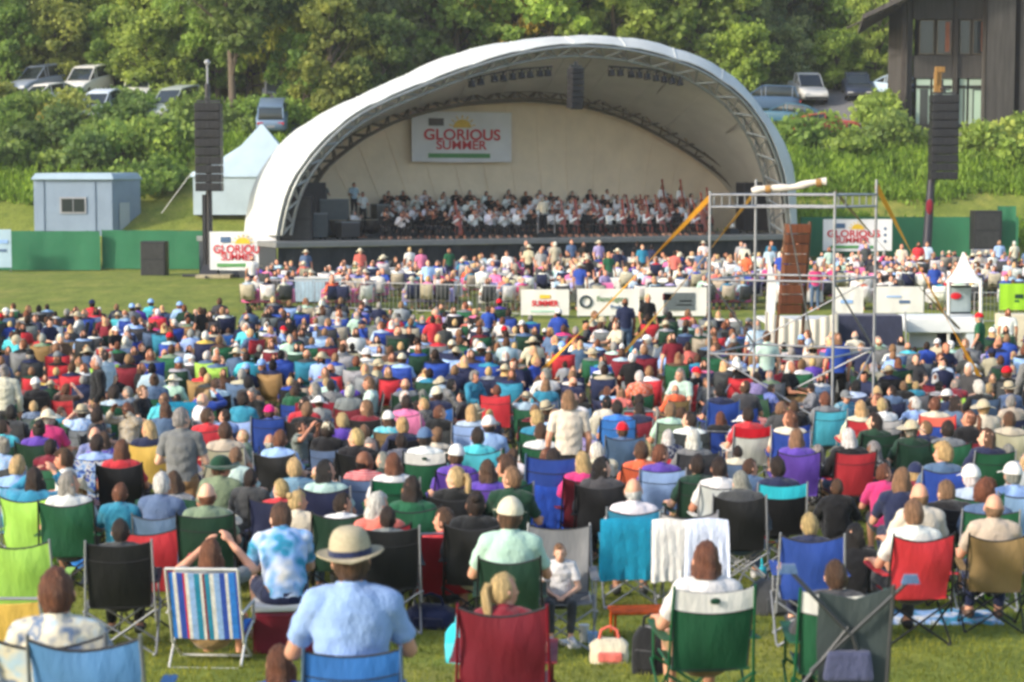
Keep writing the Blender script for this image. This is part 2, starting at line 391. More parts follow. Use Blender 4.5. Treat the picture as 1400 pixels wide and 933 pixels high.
def body_mesh(pose, voxel=.011, ratio=.3):
    S = skeleton(pose); mb = MB(); X = Vector((1, 0, 0)); sp = [Vector(p) for p in S['sp']]
    prof = [(.165, .12), (.152, .112), (.158, .112), (.178, .118), (.15, .095), (.07, .065)]
    rings = []
    for i, p in enumerate(sp):
        t = (sp[min(i + 1, 5)] - sp[max(i - 1, 0)]).normalized(); n_ = t.cross(X).normalized() * -1
        rings.append([p + X * prof[i][0] * math.cos(a) + n_ * prof[i][1] * math.sin(a) for a in [2 * math.pi * k / 20 for k in range(20)]])
    mb.loft(rings); mb.ell(sp[0], (.165, .125, .10))
    bones = []   # (class, a, b, ra, rb)
    for i in range(5): bones.append(('torso', sp[i], sp[i + 1], prof[i][0] * .8, prof[i + 1][0] * .8, i))
    hd = S['head']; nb = sp[5]
    Hm = Matrix.Translation(hd) @ Matrix.Rotation(S['yaw'], 4, 'Z') @ Matrix.Rotation(S['tilt'], 4, 'X')
    mb.capsule(sp[4], hd - Vector((0, .01, .06)), .062, .054); bones.append(('neck', nb, hd - Vector((0, 0, .06)), .055, .055, 0))
    def H(c, r): mb.ell(Hm @ Vector(c), r, 18, 12, rot=Hm.to_3x3())
    H((0, -.01, .015), (.077, .097, .108)); H((0, .03, -.05), (.056, .062, .062)); H((0, .066, -.035), (.03, .03, .02))
    for sg in (-1, 1): H((sg * .079, -.008, -.008), (.012, .02, .034)); H((sg * .028, .073, .016), (.02, .016, .01)); H((sg * .035, .062, -.022), (.024, .022, .02))
    mb.capsule(Hm @ Vector((0, .085, .012)), Hm @ Vector((0, .107, -.018)), .009, .0135, 8); H((0, .087, -.052), (.022, .012, .011))
    bones.append(('head', hd - Vector((0, 0, .02)), hd + Vector((0, 0, .02)), .1, .1, 0))
    up = (sp[4] - sp[3]).normalized()
    for sg, k in ((-1, 'L'), (1, 'R')):
        sh = sp[4] + X * sg * .165 - up * .02
        mb.capsule(sp[4] + X * sg * .04 + up * .005, sh, .062, .058); e, w = S['el' + k], S['wr' + k]
        mb.capsule(sh, e, .054, .042); mb.capsule(e, w, .042, .027)
        bones.append(('uarm', sh, e, .054, .042, 0)); bones.append(('farm', e, w, .042, .027, 0))
        d = S['hd' + k].normalized(); palm = w + d * .055; side = d.cross(Vector((0, 0, 1))); side = side.normalized() if side.length > .2 else Vector((0, 1, 0))
        nrm = side.cross(d).normalized()
        for q in (-1.5, -.5, .5, 1.5):
            a = w + d * .01 + side * q * .011; b_ = w + d * .085 + side * q * .019; mb.capsule(a, b_, .015, .0125, 8)
            L = (.062, .075, .07, .052)[int(q + 1.5)]; c1 = b_ + d * L * .55 - nrm * .012; c2 = c1 + d * L * .4 - nrm * .028
            mb.capsule(b_, c1, .0105, .0095, 8); mb.capsule(c1, c2, .0095, .0085, 8)
        th = w + d * .03 - side * sg * .022; mb.capsule(th, th + d * .035 - side * sg * .03 - nrm * .01, .013, .011, 8); mb.capsule(th + d * .035 - side * sg * .03 - nrm * .01, th + d * .065 - side * sg * .03 - nrm * .022, .011, .009, 8)
        bones.append(('hand', w + d * .03, w + d * .16, .02, .02, 0))
        hp, kn, an = [Vector((sg * q[0], q[1], q[2])) for q in (S['hip'], S['kn'], S['an'])]
        mb.capsule(hp, kn, .088, .058); mb.capsule(kn, an, .058, .038); bones.append(('thigh', hp, kn, .088, .058, 0)); bones.append(('shin', kn, an, .055, .038, 0))
        fd = Vector((sg * .03, .16, -an.z + .03)); mb.capsule(an + Vector((0, -.03, -.045)), an + fd + Vector((0, 0, 0)), .042, .032); mb.capsule(an, an + Vector((0, 0, -.03)), .04, .042)
        bones.append(('foot', an + Vector((0, -.02, -.05)), an + fd, .045, .035, 0))
    me = fixn(mb.mesh('b', True))
    me = evaluated(me, [('REMESH', dict(mode='VOXEL', voxel_size=voxel, use_smooth_shade=True)), ('SMOOTH', dict(factor=.5, iterations=2))])
    nv = len(me.vertices); co = np.zeros(nv * 3); me.vertices.foreach_get('co', co); co = co.reshape(-1, 3)
    no = np.zeros(nv * 3); me.vertices.foreach_get('normal', no); no = no.reshape(-1, 3)
    best = np.full(nv, 1e9); cls = np.zeros(nv, int); tt = np.zeros(nv)
    for bi, (c, a, b_, ra, rb, _) in enumerate(bones):
        a = np.array(a); b_ = np.array(b_); ab = b_ - a; t = np.clip(((co - a) @ ab) / (ab @ ab), 0, 1)
        d = np.linalg.norm(co - (a + t[:, None] * ab), axis=1) - (ra + (rb - ra) * t)
        k = d < best; best[k] = d[k]; cls[k] = bi; tt[k] = t[k]
    name = np.array([b_[0] for b_ in bones])[cls]; seg = np.array([b_[5] for b_ in bones])[cls]
    torso = name == 'torso'; s_t = np.where(torso, seg + tt, 0)
    hip_up = ((name == 'thigh') & (tt < .12)) | (torso & (s_t < .5))
    Z = {
     'shirt': (torso & (s_t > .12)) | ((name == 'uarm') & (tt < .72)),
     'jacket': (torso & (s_t > .12)) | (name == 'uarm') | ((name == 'farm') & (tt < .92)),
     'trousers': (torso & (s_t < .55)) | (name == 'thigh') | ((name == 'shin') & (tt < .93)),
     'shorts': (torso & (s_t < .55)) | ((name == 'thigh') & (tt < .85)),
     'shoeL': (name == 'foot') & (co[:, 0] < 0), 'shoeR': (name == 'foot') & (co[:, 0] > 0)}
    # paint eyes and lips as the skin's own colour
    Hi = np.array(Hm.inverted()); loc = co @ Hi[:3, :3].T + Hi[:3, 3]
    tint = np.ones((nv, 4))
    for sg in (-1, 1):
        d = np.hypot(loc[:, 0] - sg * .03, loc[:, 2] - .002); tint[(d < .012) & (loc[:, 1] > .05), :3] = (.22, .2, .2)
        d = np.abs(loc[:, 2] - .022); tint[(d < .005) & (np.abs(loc[:, 0] - sg * .03) < .018) & (loc[:, 1] > .05), :3] = (.45, .35, .3)
    tint[(np.abs(loc[:, 2] + .052) < .007) & (np.abs(loc[:, 0]) < .022) & (loc[:, 1] > .06), :3] = (.85, .5, .5)
    ca = me.color_attributes.new('tint', 'FLOAT_COLOR', 'POINT'); ca.data.foreach_set('color', tint.ravel())
    parts = {}
    npoly = len(me.polygons); loops = [tuple(p.vertices) for p in me.polygons]
    wr = np.array([mnoise.noise(Vector((c[0] * 9, c[1] * 9, c[2] * 15))) + .5 * mnoise.noise(Vector(c) * 21) for c in co])
    for k, mask in Z.items():
        off = {'shirt': .017, 'jacket': .024, 'trousers': .013, 'shorts': .015, 'shoeL': .009, 'shoeR': .009}[k]
        amp = {'shirt': .013, 'jacket': .015, 'trousers': .009, 'shorts': .006, 'shoeL': 0, 'shoeR': 0}[k]
        fs = [f for f in loops if all(mask[i] for i in f)]
        used = sorted({i for f in fs for i in f}); mp = {u: n_ for n_, u in enumerate(used)}
        vv = co[used] + no[used] * (off + amp * wr[used])[:, None]
        pm = bpy.data.meshes.new(k); pm.from_pydata(vv.tolist(), [], [tuple(mp[i] for i in f) for f in fs]); pm.polygons.foreach_set('use_smooth', [True] * len(fs)); pm.update()
        parts[k] = (evaluated(pm, [('SMOOTH', dict(factor=.5, iterations=2)), ('DECIMATE', dict(ratio=ratio))]), pm)
    full = me
    me = evaluated(me, [('DECIMATE', dict(ratio=ratio))])
    if me.color_attributes.get('tint') is None: print('tint lost')
    for q in [me] + [p[0] for p in parts.values()]: q.name = 'person_' + pose
    low = {'skin': evaluated(full, [('DECIMATE', dict(ratio=.016))])}
    for k in ('shirt', 'trousers'): low[k] = evaluated(parts[k][1], [('DECIMATE', dict(ratio=.022))])
    return dict(body=me, parts={k: v[0] for k, v in parts.items()}, head=Hm, low=low, headz=hd.z, heady=hd.y)
POSES = {}
def get_pose(p):
    if p not in POSES: POSES[p] = body_mesh(p)
    return POSES[p]

HEADM = {}
def make_person(label, x, y, z, rz, pose='sit', scale=1.0, skin='a', hairc='brown', style='short', hat=None, hatc='white', top='shirt', topc='blue', topmat='cloth',
                legs='trousers', legc='navy', lift=0.0, cat='person', group='audience seated on the lawn', name='person', tilt=0, detail=True, bandc='dark grey'):
    P = get_pose(pose)
    e = thing(name, label, cat, (x, y, z + lift), rz, group)
    e.scale = (scale,) * 3
    c = topc if not isinstance(topc, str) else lin(PAL[topc])
    link('body', P['body'], 'skin', e, lin(SKINC[skin]))
    link('shirt' if top == 'shirt' else 'jacket', P['parts'][top], topmat, e, jit(c, .08))
    link(legs, P['parts'][legs], 'cloth', e, jit(lin(PAL[legc]) if isinstance(legc, str) else legc, .1))
    if detail:
        sc_ = jit(lin(PAL[random.choice(['dark grey', 'brown', 'white', 'black'])]))
        for k in ('shoeL', 'shoeR'): link('shoe', P['parts'][k], 'plastic', e, sc_)
    hm = P['head'].copy()
    if hat != 'hood': link('hair', HAIR[style], 'hair', e, jit(lin(HAIRC[hairc]), .12), mtx=hm @ Matrix.Rotation(tilt, 4, 'Y'))
    if hat and hat != 'hood':
        h = link('hat', HATS[hat], 'straw' if 'straw' in hat else 'cloth', e, lin(PAL[hatc]), mtx=hm @ Matrix.Rotation(tilt, 4, 'Y') @ Matrix.Scale(1.06, 4))
        if hat == 'straw hat': link('hat_band', HATS['band'], 'cloth', h, lin(PAL[bandc]))
    return e

# ------------------------------------------------------------------ chairs
CH = {}
def build_chairs():
    def back(kind):
        g = []
        w, z0, z1 = (.245, .42, .975)
        if kind == 'high': z1 = .97
        ns, nt_ = 9, 9
        for i in range(ns):
            u = -1 + 2 * i / (ns - 1); col = []
            for j in range(nt_):
                t = j / (nt_ - 1)
                top = z1 - .035 * (1 - u * u); z = z0 + (top - z0) * t
                col.append((u * (w + .015 * t), -.215 - .125 * t - .045 * (1 - u * u) * math.sin(math.pi * min(1, .15 + t * .8)), z))
            g.append(col)
        return g
    g = back('std'); mb = MB().sheet(g, .008); edge = [c[0] for c in g] + [g[-1][k] for k in range(1, 9)] + [c[-1] for c in g[::-1]][1:] + [g[0][k] for k in range(7, -1, -1)]; mb.tube(edge, .007, 6, mi=1); mb.tube([(p[0] * .99, p[1] - .008, p[2]) for p in [c[6] for c in g]], .004, 5, mi=1); CH['back'] = fixn(mb.mesh('sling_back')); mb = MB().sheet([[(p[0], p[1] - .018 * math.sin(k * .9 + i * .5), p[2] - .02 * math.cos((i - 4) * .39) * (k / 8)) for k, p in enumerate(c)] for i, c in enumerate(g)], .008); mb.tube([(c[8][0], c[8][1] - .018 * math.sin(7.2 + i * .5), c[8][2] - .02 * math.cos((i - 4) * .39)) for i, c in enumerate(g)], .008, 6, mi=1); CH['back2'] = fixn(mb.mesh('sling_back_plain'))
    hdr = [[c[k] for k in (6, 7, 8)] for c in g]; CH['header'] = fixn(MB().sheet([[(p[0], p[1], p[2] + (.004 if k == 2 else 0)) for k, p in enumerate(c)] for c in hdr], .016).mesh('sling_header'))
    g = []
    for i in range(9):
        u = -1 + 2 * i / 8
        g.append([(u * .25, -.23 + .48 * t, .42 + .012 * t - .035 * (1 - u * u) * math.sin(math.pi * (.1 + .8 * t))) for t in [k / 6 for k in range(7)]])
    CH['seat'] = fixn(MB().sheet(g, .010).mesh('sling_seat'))
    def arm(sg):
        mb = MB(); mb.sheet([[(sg * (.285 + w), -.29 + .58 * t, .635 - .02 * math.sin(math.pi * t)) for t in [k / 6 for k in range(7)]] for w in (-.035, .035)], .012); return fixn(mb.mesh('armrest'))
    CH['armL'], CH['armR'] = arm(-1), arm(1)
    mb = MB(); r = .0095
    for sg in (-1, 1):
        mb.tube([(sg * .262, -.355, 1.0), (sg * .275, -.27, .55), (sg * .285, -.235, .30)], r)
        mb.tube([(sg * .285, .265, .64), (sg * .285, .26, .36)], r)
        for yy in (-.245, .25): mb.tube([(sg * .285, yy, .40), (-sg * .265, yy - .012 * sg, .025)], r)
        mb.tube([(sg * .293, -.255, .40), (sg * .275, .25, .03)], r); mb.tube([(sg * .299, .265, .38), (sg * .28, -.25, .03)], r)
        for yy in (-.25, .25): mb.ell((sg * .268, yy, .022), (.022, .022, .02), 8, 5)
        mb.tube([(sg * .25, -.24, .425), (sg * .25, .25, .44)], r)
    CH['frame'] = mb.mesh('chair_frame')
    # low sand chair
    g = []
    for i in range(9):
        u = -1 + 2 * i / 8
        g.append([(u * .27, -.20 - .18 * t, .24 + .56 * t - .015 * (1 - u * u)) for t in [k / 8 for k in range(9)]])
    CH['lowback'] = fixn(MB().sheet(g, .010).mesh('low_back'))
    CH['lowseat'] = fixn(MB().sheet([[(u * .27, -.20 + .46 * t, .235 + .05 * t - .03 * (1 - u * u) * math.sin(math.pi * t)) for t in [k / 6 for k in range(7)]] for u in [-1 + q / 4 for q in range(9)]], .010).mesh('low_seat'))
    mb = MB()
    for sg in (-1, 1):
        mb.tube([(sg * .285, -.40, .83), (sg * .285, -.19, .20), (sg * .285, .10, .02)], .011)
        mb.tube([(sg * .285, .28, .30), (sg * .285, -.10, .22), (sg * .285, -.33, .02)], .011)
        mb.tube([(sg * .30, -.30, .46), (sg * .30, .16, .46), (sg * .29, .2, .27)], .012)
    mb.tube([(-.285, -.40, .83), (.285, -.40, .83)], .011); mb.tube([(-.285, -.33, .02), (.285, -.33, .02)], .011); mb.tube([(-.285, .10, .02), (.285, .10, .02)], .011)
    CH['lowframe'] = mb.mesh('low_frame')
    # towel / blanket draped over a camp chair back
    g = []
    for i in range(15):
        u = -1 + 2 * i / 14; col = []
        for j in range(14):
            t = j / 13
            wv = .018 * math.sin(u * 17) * abs(t - .35) * 1.6
            if t < .35: y, z = -.30 + .02 * (.35 - t), .925 - .50 * (.35 - t) / .35 * .8
            else: y, z = -.395 - .05 * (t - .35) + wv, .93 - .60 * (t - .35) / .65
            if abs(t - .35) < .05: y = -.35
            col.append((u * (.31 + .03 * t), y, z - .02 * u * u))
        g.append(col)
    CH['drape'] = fixn(MB().sheet(g, .012).mesh('draped_cloth'))
build_hair(); build_hats(); build_chairs()
FRAMEC = {'silver': 'silver', 'black': 'black', 'green': 'green', 'white': 'white', 'grey': 'grey', 'blue': 'slate blue', 'red': 'red'}
def make_chair(label, x, y, z, rz, kind='camp', col='blue', frame='black', header=None, s=1.0, mat='sling', group='folding chairs on the lawn', name=None, arms=True):
    c = lin(PAL[col]) if isinstance(col, str) else lin(col); fc = lin(PAL[FRAMEC.get(frame, frame)])
    e = thing(name or ('beach_chair' if kind == 'low' else 'camp_chair'), label, 'chair', (x, y, z), rz, group); e.scale = (s,) * 3
    cc = jit(c, .08)
    if kind == 'low':
        link('backrest', CH['lowback'], mat, e, cc); link('seat', CH['lowseat'], mat, e, cc); link('frame', CH['lowframe'], 'metal', e, fc)
    else:
        b_ = link('backrest', CH['back' if header or random.random() < .4 else 'back2'], [mat, 'webbing'], e, cc); link('seat', CH['seat'], mat, e, cc); link('frame', CH['frame'], 'metal', e, fc)
        if arms: link('armrest', CH['armL'], 'sling', e, cc); link('armrest', CH['armR'], 'sling', e, cc)
        if header:
            link('headrest', CH['header'], 'sling', b_, lin(PAL[header]))
            if header == 'white': mb = MB(); mb.ell((0, -.375, .90), (.035, .004, .022), 10, 6); link('logo', mb.mesh('logo'), 'plastic', b_, 'dark green')
    return e
# ------------------------------------------------------------------ audience
# hx hy who hair style hat shirt pose chair chaircolour frame [key=value ...]
# who: m man, w woman, b boy, g girl.  '-' = none
SPEC = """
67 806 b auburn short - plaid:pale_blue sit camp plaid grey Y=9.1 scale=1.02 lift=0
42 655 w dark_brown long - teal up camp lime_green grey arms=long
157 729 b dark_brown short - dark_grey sit camp black silver
158 673 b auburn short - teal sit - - -
218 660 w white short - slate_blue sit camp slate_blue grey cs=.86
278 676 m auburn bald - sage_green sit camp dark_green black
283 730 w auburn long - grey up low stripes white Y=15 lift=-.22
381 668 b blonde short - red left camp navy black
405 684 g blonde bun - cream right - - -
388 712 m brown short - tiedye:pale_blue lean - - - legs=shorts rz=14 scale=1.08 seat=1
466 688 b dark_brown short - white right camp dark_green black
514 690 w white bob - coral right camp red black
527 708 b dark_brown short - grey sit camp black silver
475 760 m brown short straw_hat light_blue sit camp bright_blue slate Y=9.35 cs=.9 scale=1.08 lift=.08
375 872 g auburn bob - blue floor - - - Y=10.4
622 655 w blonde pony - black left camp black black
605 712 w brown short - red left low red silver lift=-.22
697 706 m brown short cap:cream mint sit camp dark_green black scale=1.1 lift=-.02 cs=.93
690 808 g blonde pony - maroon right camp maroon maroon
756 628 w dark_brown bob - navy sit camp blue blue drape=blue cs=1.22
767 704 g light_brown short - white lap camp grey silver rz=180 skin=c scale=.62 Y=15.6 lift=.12
797 632 w blonde long - magenta sit camp maroon black
868 672 m white bald - white sit camp teal silver drape=teal
905 622 w auburn short - purple right camp light_blue silver
955 636 m dark_brown short - dark_green sit camp dark_green black
1012 662 w grey bob - dark_grey lean camp black silver
967 766 w auburn bob - white sit camp green green header=white
1113 716 g blonde short - navy sit camp blue silver Y=15.8
1150 790 b brown short - dark_grey sit camp green green header=white
1254 704 m light_brown short - white sit camp red black Y=15.9
1262 676 m light_brown bald - cream sit - - -
1367 722 m light_brown bald - beige sit camp tan black Y=16.6 cs=.92
1356 672 w auburn curly - slate_blue right camp green silver
1300 674 w light_brown short - black lean camp black black
1294 622 w blonde curly - slate_blue left camp blue silver
1334 653 m white short cap:white pale_blue sit camp green green
1390 650 m grey short cap:white light_blue sit camp light_blue silver
1239 655 w light_brown long - navy sit - - -
1215 648 b auburn short - magenta right - - -
1066 640 w dark_brown short - navy sit camp black silver header=turquoise
1163 600 w white bob - black sit camp red black
1198 577 w dark_brown long - dark_green left camp dark_green black
1249 588 m grey short sun_hat:beige dark_green sit camp dark_green black
1282 556 m auburn short - cream sit camp blue red header=coral
1300 588 m dark_brown short - grey sit camp green black
1353 600 w brown long - navy left camp green silver
1348 560 w blonde short sun_hat:beige cream sit - - -
1385 574 m brown short - beige sit camp beige silver
48 585 w dark_brown bun - purple sit camp dark_green black
12 566 m black short - dark_grey sit camp dark_grey black
62 572 w white short sun_hat:cream magenta sit - - -
88 660 w grey long - white right camp green black
127 608 m dark_brown short - light_blue sit camp floral grey
161 618 w auburn long - red sit camp black black
199 586 w blonde bob - navy left camp yellow black
245 586 m grey short - grey right - - - pose=carry
223 562 w brown long - slate_blue sit - - -
305 590 m brown short - beige sit camp beige silver scale=1.05
281 570 w brown short - red right camp red black
366 566 g brown short cap:magenta blue sit camp blue silver
381 602 m auburn short - light_blue sit camp black silver
419 562 w light_brown short - black sit camp black black
484 600 w blonde short - black left camp black black
443 645 w black bob - mint right camp navy silver
535 636 w auburn bob - white sit camp green silver header=green
556 552 w dark_brown short - pink sit camp pink silver
580 600 m dark_grey short cap:slate_blue white sit camp green black header=white
500 560 w light_brown long - maroon left camp black grey
622 625 w brown short cap:white purple sit camp purple black
652 598 m dark_brown short - turquoise sit camp turquoise silver
680 535 b auburn short - red sit camp red black
645 566 w blonde bob - pale_blue sit camp light_blue silver
740 592 m brown short - white sit camp green black
778 548 w light_brown bob - cream sit - - - pose=stand
798 590 m brown short - lavender left camp lavender black
845 558 m dark_brown short - bright_blue sit camp bright_blue black
852 590 b brown short cap:red slate_blue sit camp slate_blue grey
878 618 m brown short - orange sit camp orange black
917 562 w light_brown short - mint sit camp sage_green silver
944 576 m dark_brown short - white left camp dark_grey black
949 602 w white bob - grey sit camp dark_grey grey
985 640 w dark_brown short - white sit camp white silver
985 535 m black short - navy sit camp blue blue
1024 568 w dark_brown short - red sit camp white silver header=red
1083 574 w auburn bob - cream left camp blue silver
1092 600 w light_brown long - purple lap camp purple black
1030 640 b brown short - slate_blue right - - -
690 640 w brown curly - green left camp green silver
666 645 w brown bob - purple sit camp purple black
825 640 w black bob - dark_grey right camp black black
700 655 w light_brown short - dark_green left - - -
18 640 m blonde short - light_blue sit camp tiedye white
560 668 w dark_brown bob - green sit camp green black
300 640 m brown short sun_hat:dark_green sage_green right - - -
340 655 b dark_brown short - dark_grey sit - - -
650 690 w dark_brown bun - black sit camp black black
1180 560 w blonde bob - cream sit camp red silver
1130 548 m auburn short - grey sit camp turquoise silver
1150 668 b brown short - black sit - - - pose=floor
1175 690 w black long - black lap - - - pose=floor Y=17.2
""".strip().splitlines()

# broad patches of colour seen further back: px, py, radius, what it is on, colour
PATCH = [(25, 498, 16, 'c', 'red'), (80, 505, 18, 'c', 'red'), (95, 530, 16, 'c', 'red'), (60, 550, 18, 'c', 'maroon'), (140, 490, 16, 'c', 'lime green'), (122, 507, 16, 's', 'white'), (180, 562, 22, 'c', 'green'),
 (190, 497, 12, 's', 'blue'), (248, 500, 12, 's', 'blue'), (240, 512, 14, 'c', 'dark green'), (282, 500, 14, 'c', 'lime green'), (308, 498, 14, 's', 'purple'), (270, 480, 14, 's', 'yellow'), (210, 475, 12, 's', 'turquoise'),
 (355, 545, 14, 's', 'red'), (338, 566, 18, 'c', 'light blue'), (418, 498, 16, 'c', 'teal'), (470, 505, 22, 'c', 'silver'), (505, 500, 22, 'c', 'silver'), (545, 500, 12, 'c', 'blue'), (562, 497, 12, 'c', 'blue'), (605, 502, 14, 'c', 'blue'), (657, 497, 18, 'c', 'blue'),
 (458, 550, 16, 's', 'yellow'), (415, 555, 18, 'c', 'floral'), (540, 557, 12, 'c', 'bright blue'), (585, 550, 14, 'c', 'bright blue'), (400, 480, 14, 's', 'mint'), (375, 515, 20, 's', 'navy'), (680, 555, 12, 's', 'red'), (630, 585, 16, 'c', 'turquoise'), (672, 585, 16, 's', 'pale blue'),
 (775, 460, 12, 's', 'magenta'), (798, 510, 10, 's', 'turquoise'), (755, 523, 10, 's', 'red'), (815, 532, 12, 's', 'orange'), (862, 533, 12, 's', 'yellow'), (912, 540, 14, 's', 'orange'), (845, 490, 14, 'c', 'maroon'), (920, 495, 14, 's', 'maroon'), (905, 487, 14, 's', 'light blue'), (800, 545, 18, 's', 'black'),
 (985, 560, 14, 'c', 'blue'), (1115, 525, 14, 's', 'navy'), (1125, 555, 16, 'c', 'turquoise'), (1175, 560, 14, 'c', 'red'), (1230, 545, 14, 's', 'slate blue'), (1310, 535, 14, 'c', 'lime green'), (1340, 530, 16, 's', 'slate blue'), (1212, 500, 14, 's', 'light blue'), (1220, 515, 16, 's', 'navy'), (1060, 560, 14, 'c', 'blue'),
 (20, 470, 14, 's', 'turquoise'), (40, 460, 12, 's', 'red'), (170, 455, 12, 's', 'light blue'), (303, 455, 14, 'c', 'bright blue'), (215, 448, 12, 's', 'magenta'), (140, 445, 12, 's', 'maroon'), (535, 450, 12, 's', 'red'), (590, 440, 12, 's', 'red'), (640, 445, 12, 's', 'coral'), (1090, 565, 14, 'c', 'blue')]
random.seed(77)
SHIRTS = ['white'] * 5 + ['silver'] * 2 + ['black'] * 7 + ['dark green'] * 2 + ['navy'] * 3 + ['navy'] * 7 + ['black'] * 7 + ['dark grey'] * 6 + ['grey'] * 5 + ['beige'] * 3 + ['cream'] * 3 + ['pale blue'] * 4 + ['light blue'] * 4 + ['slate blue'] * 5 + ['blue'] * 4 + ['teal'] * 2 + ['green', 'dark green', 'dark green', 'sage green', 'sage green', 'red', 'red', 'maroon', 'maroon', 'pink', 'coral', 'purple', 'lavender', 'yellow', 'turquoise', 'orange', 'brown', 'brown', 'mint', 'mint']
CHAIRS = ['navy'] * 6 + ['blue'] * 6 + ['dark green'] * 6 + ['green'] * 4 + ['black'] * 6 + ['dark grey'] * 5 + ['grey'] * 4 + ['maroon'] * 3 + ['red'] * 3 + ['beige'] * 3 + ['slate blue'] * 4 + ['teal', 'white', 'silver', 'silver', 'tan', 'light blue']
HAIRS = ['brown'] * 7 + ['dark brown'] * 7 + ['black'] * 3 + ['blonde'] * 4 + ['light brown'] * 6 + ['grey'] * 5 + ['white'] * 3 + ['auburn'] * 3
def solveY(hy, h):
    lo, hi = 7.2, 62.0
    for _ in range(50):
        m_ = (lo + hi) / 2
        if toPX((0, m_, zt(0, m_) + h))[1] > hy: lo = m_
        else: hi = m_
    return (lo + hi) / 2
def sname(s): return s.replace('_', ' ')
PEOPLE = []
for ln in SPEC:
    t = ln.split(); hx, hy = float(t[0]), float(t[1]); who, hc, st, hat, shirt, pose, ck, cc, fr = t[2:11]
    kv = dict(q.split('=') for q in t[11:])
    kid = who in 'bg'; sc = float(kv.get('scale', .86 if kid else 1.0))
    pose = kv.get('pose', pose); hz = {'stand': 1.58, 'carry': 1.50, 'bend': .97, 'floor': .755, 'lean': 1.02}.get(pose, 1.10)
    lift = float(kv.get('lift', 0.44 * (1 - sc) if hz > 1 and pose not in ('stand', 'carry') else 0))
    h = hz * sc + lift
    Y = float(kv['Y']) if 'Y' in kv else solveY(hy, h)
    yhead = {'stand': 0, 'carry': 0, 'bend': .45, 'lean': .2}.get(pose, -.06)
    Y0 = Y - yhead; X0 = (hx - 700) / FPX * Y
    mat, col = 'cloth', shirt
    if ':' in shirt: mat, col = shirt.split(':')
    if hat == '-': hat_, hatc = None, 'cream'
    else: hat_, hatc = (hat.split(':') + ['straw'])[:2]; hat_ = sname(hat_); hatc = sname(hatc)
    if hatc == 'straw': hatc = 'beige'
    PEOPLE.append(dict(x=X0, Y=Y0, hx=hx, hy=hy, who=who, hc=sname(hc) if hc != 'dark_grey' else 'dark brown', st=st, hat=hat_, hatc=hatc, top='jacket' if (kv.get('arms') or col in ('black', 'dark_grey')) else 'shirt', col=sname(col), mat=mat, pose=pose,
        ck=None if ck == '-' else ck, cc=sname(cc), fr=fr, kv=kv, sc=sc, lift=lift, rz=R(float(kv.get('rz', random.uniform(-9, 9)))), skin=kv.get('skin', random.choice('aabc')), hand=True, tilt=R(random.uniform(-8, 8))))
def free(x, Y):
    for p in PEOPLE:
        dx, dy = abs(p['x'] - x), abs(p['Y'] - Y)
        if dx < .45 and dy < .62 or dx < .28 and dy < .8: return False
    px = 700 + x / Y * FPX
    if 22 < Y < 34.8 and (abs(px - 968) < 15 or abs(px - 1137) < 15): return False
    if 25 < Y < 33.5 and 1040 < px < 1125: return random.random() < .35
    if 21 < Y < 27 and 1125 < px < 1160: return False
    return True
def maxY(px): return 59 if px < 330 else (61 if px < 560 else 58.5 if px < 700 else 54.5 if px < 1035 else (47 if px < 1350 else 53))
def minY(px):
    if px < 560: return 18.6
    if px < 1010: return 21.5
    if px < 1235: return 23.0
    return 20.5
Y = 18.6; row = 0
SP = []
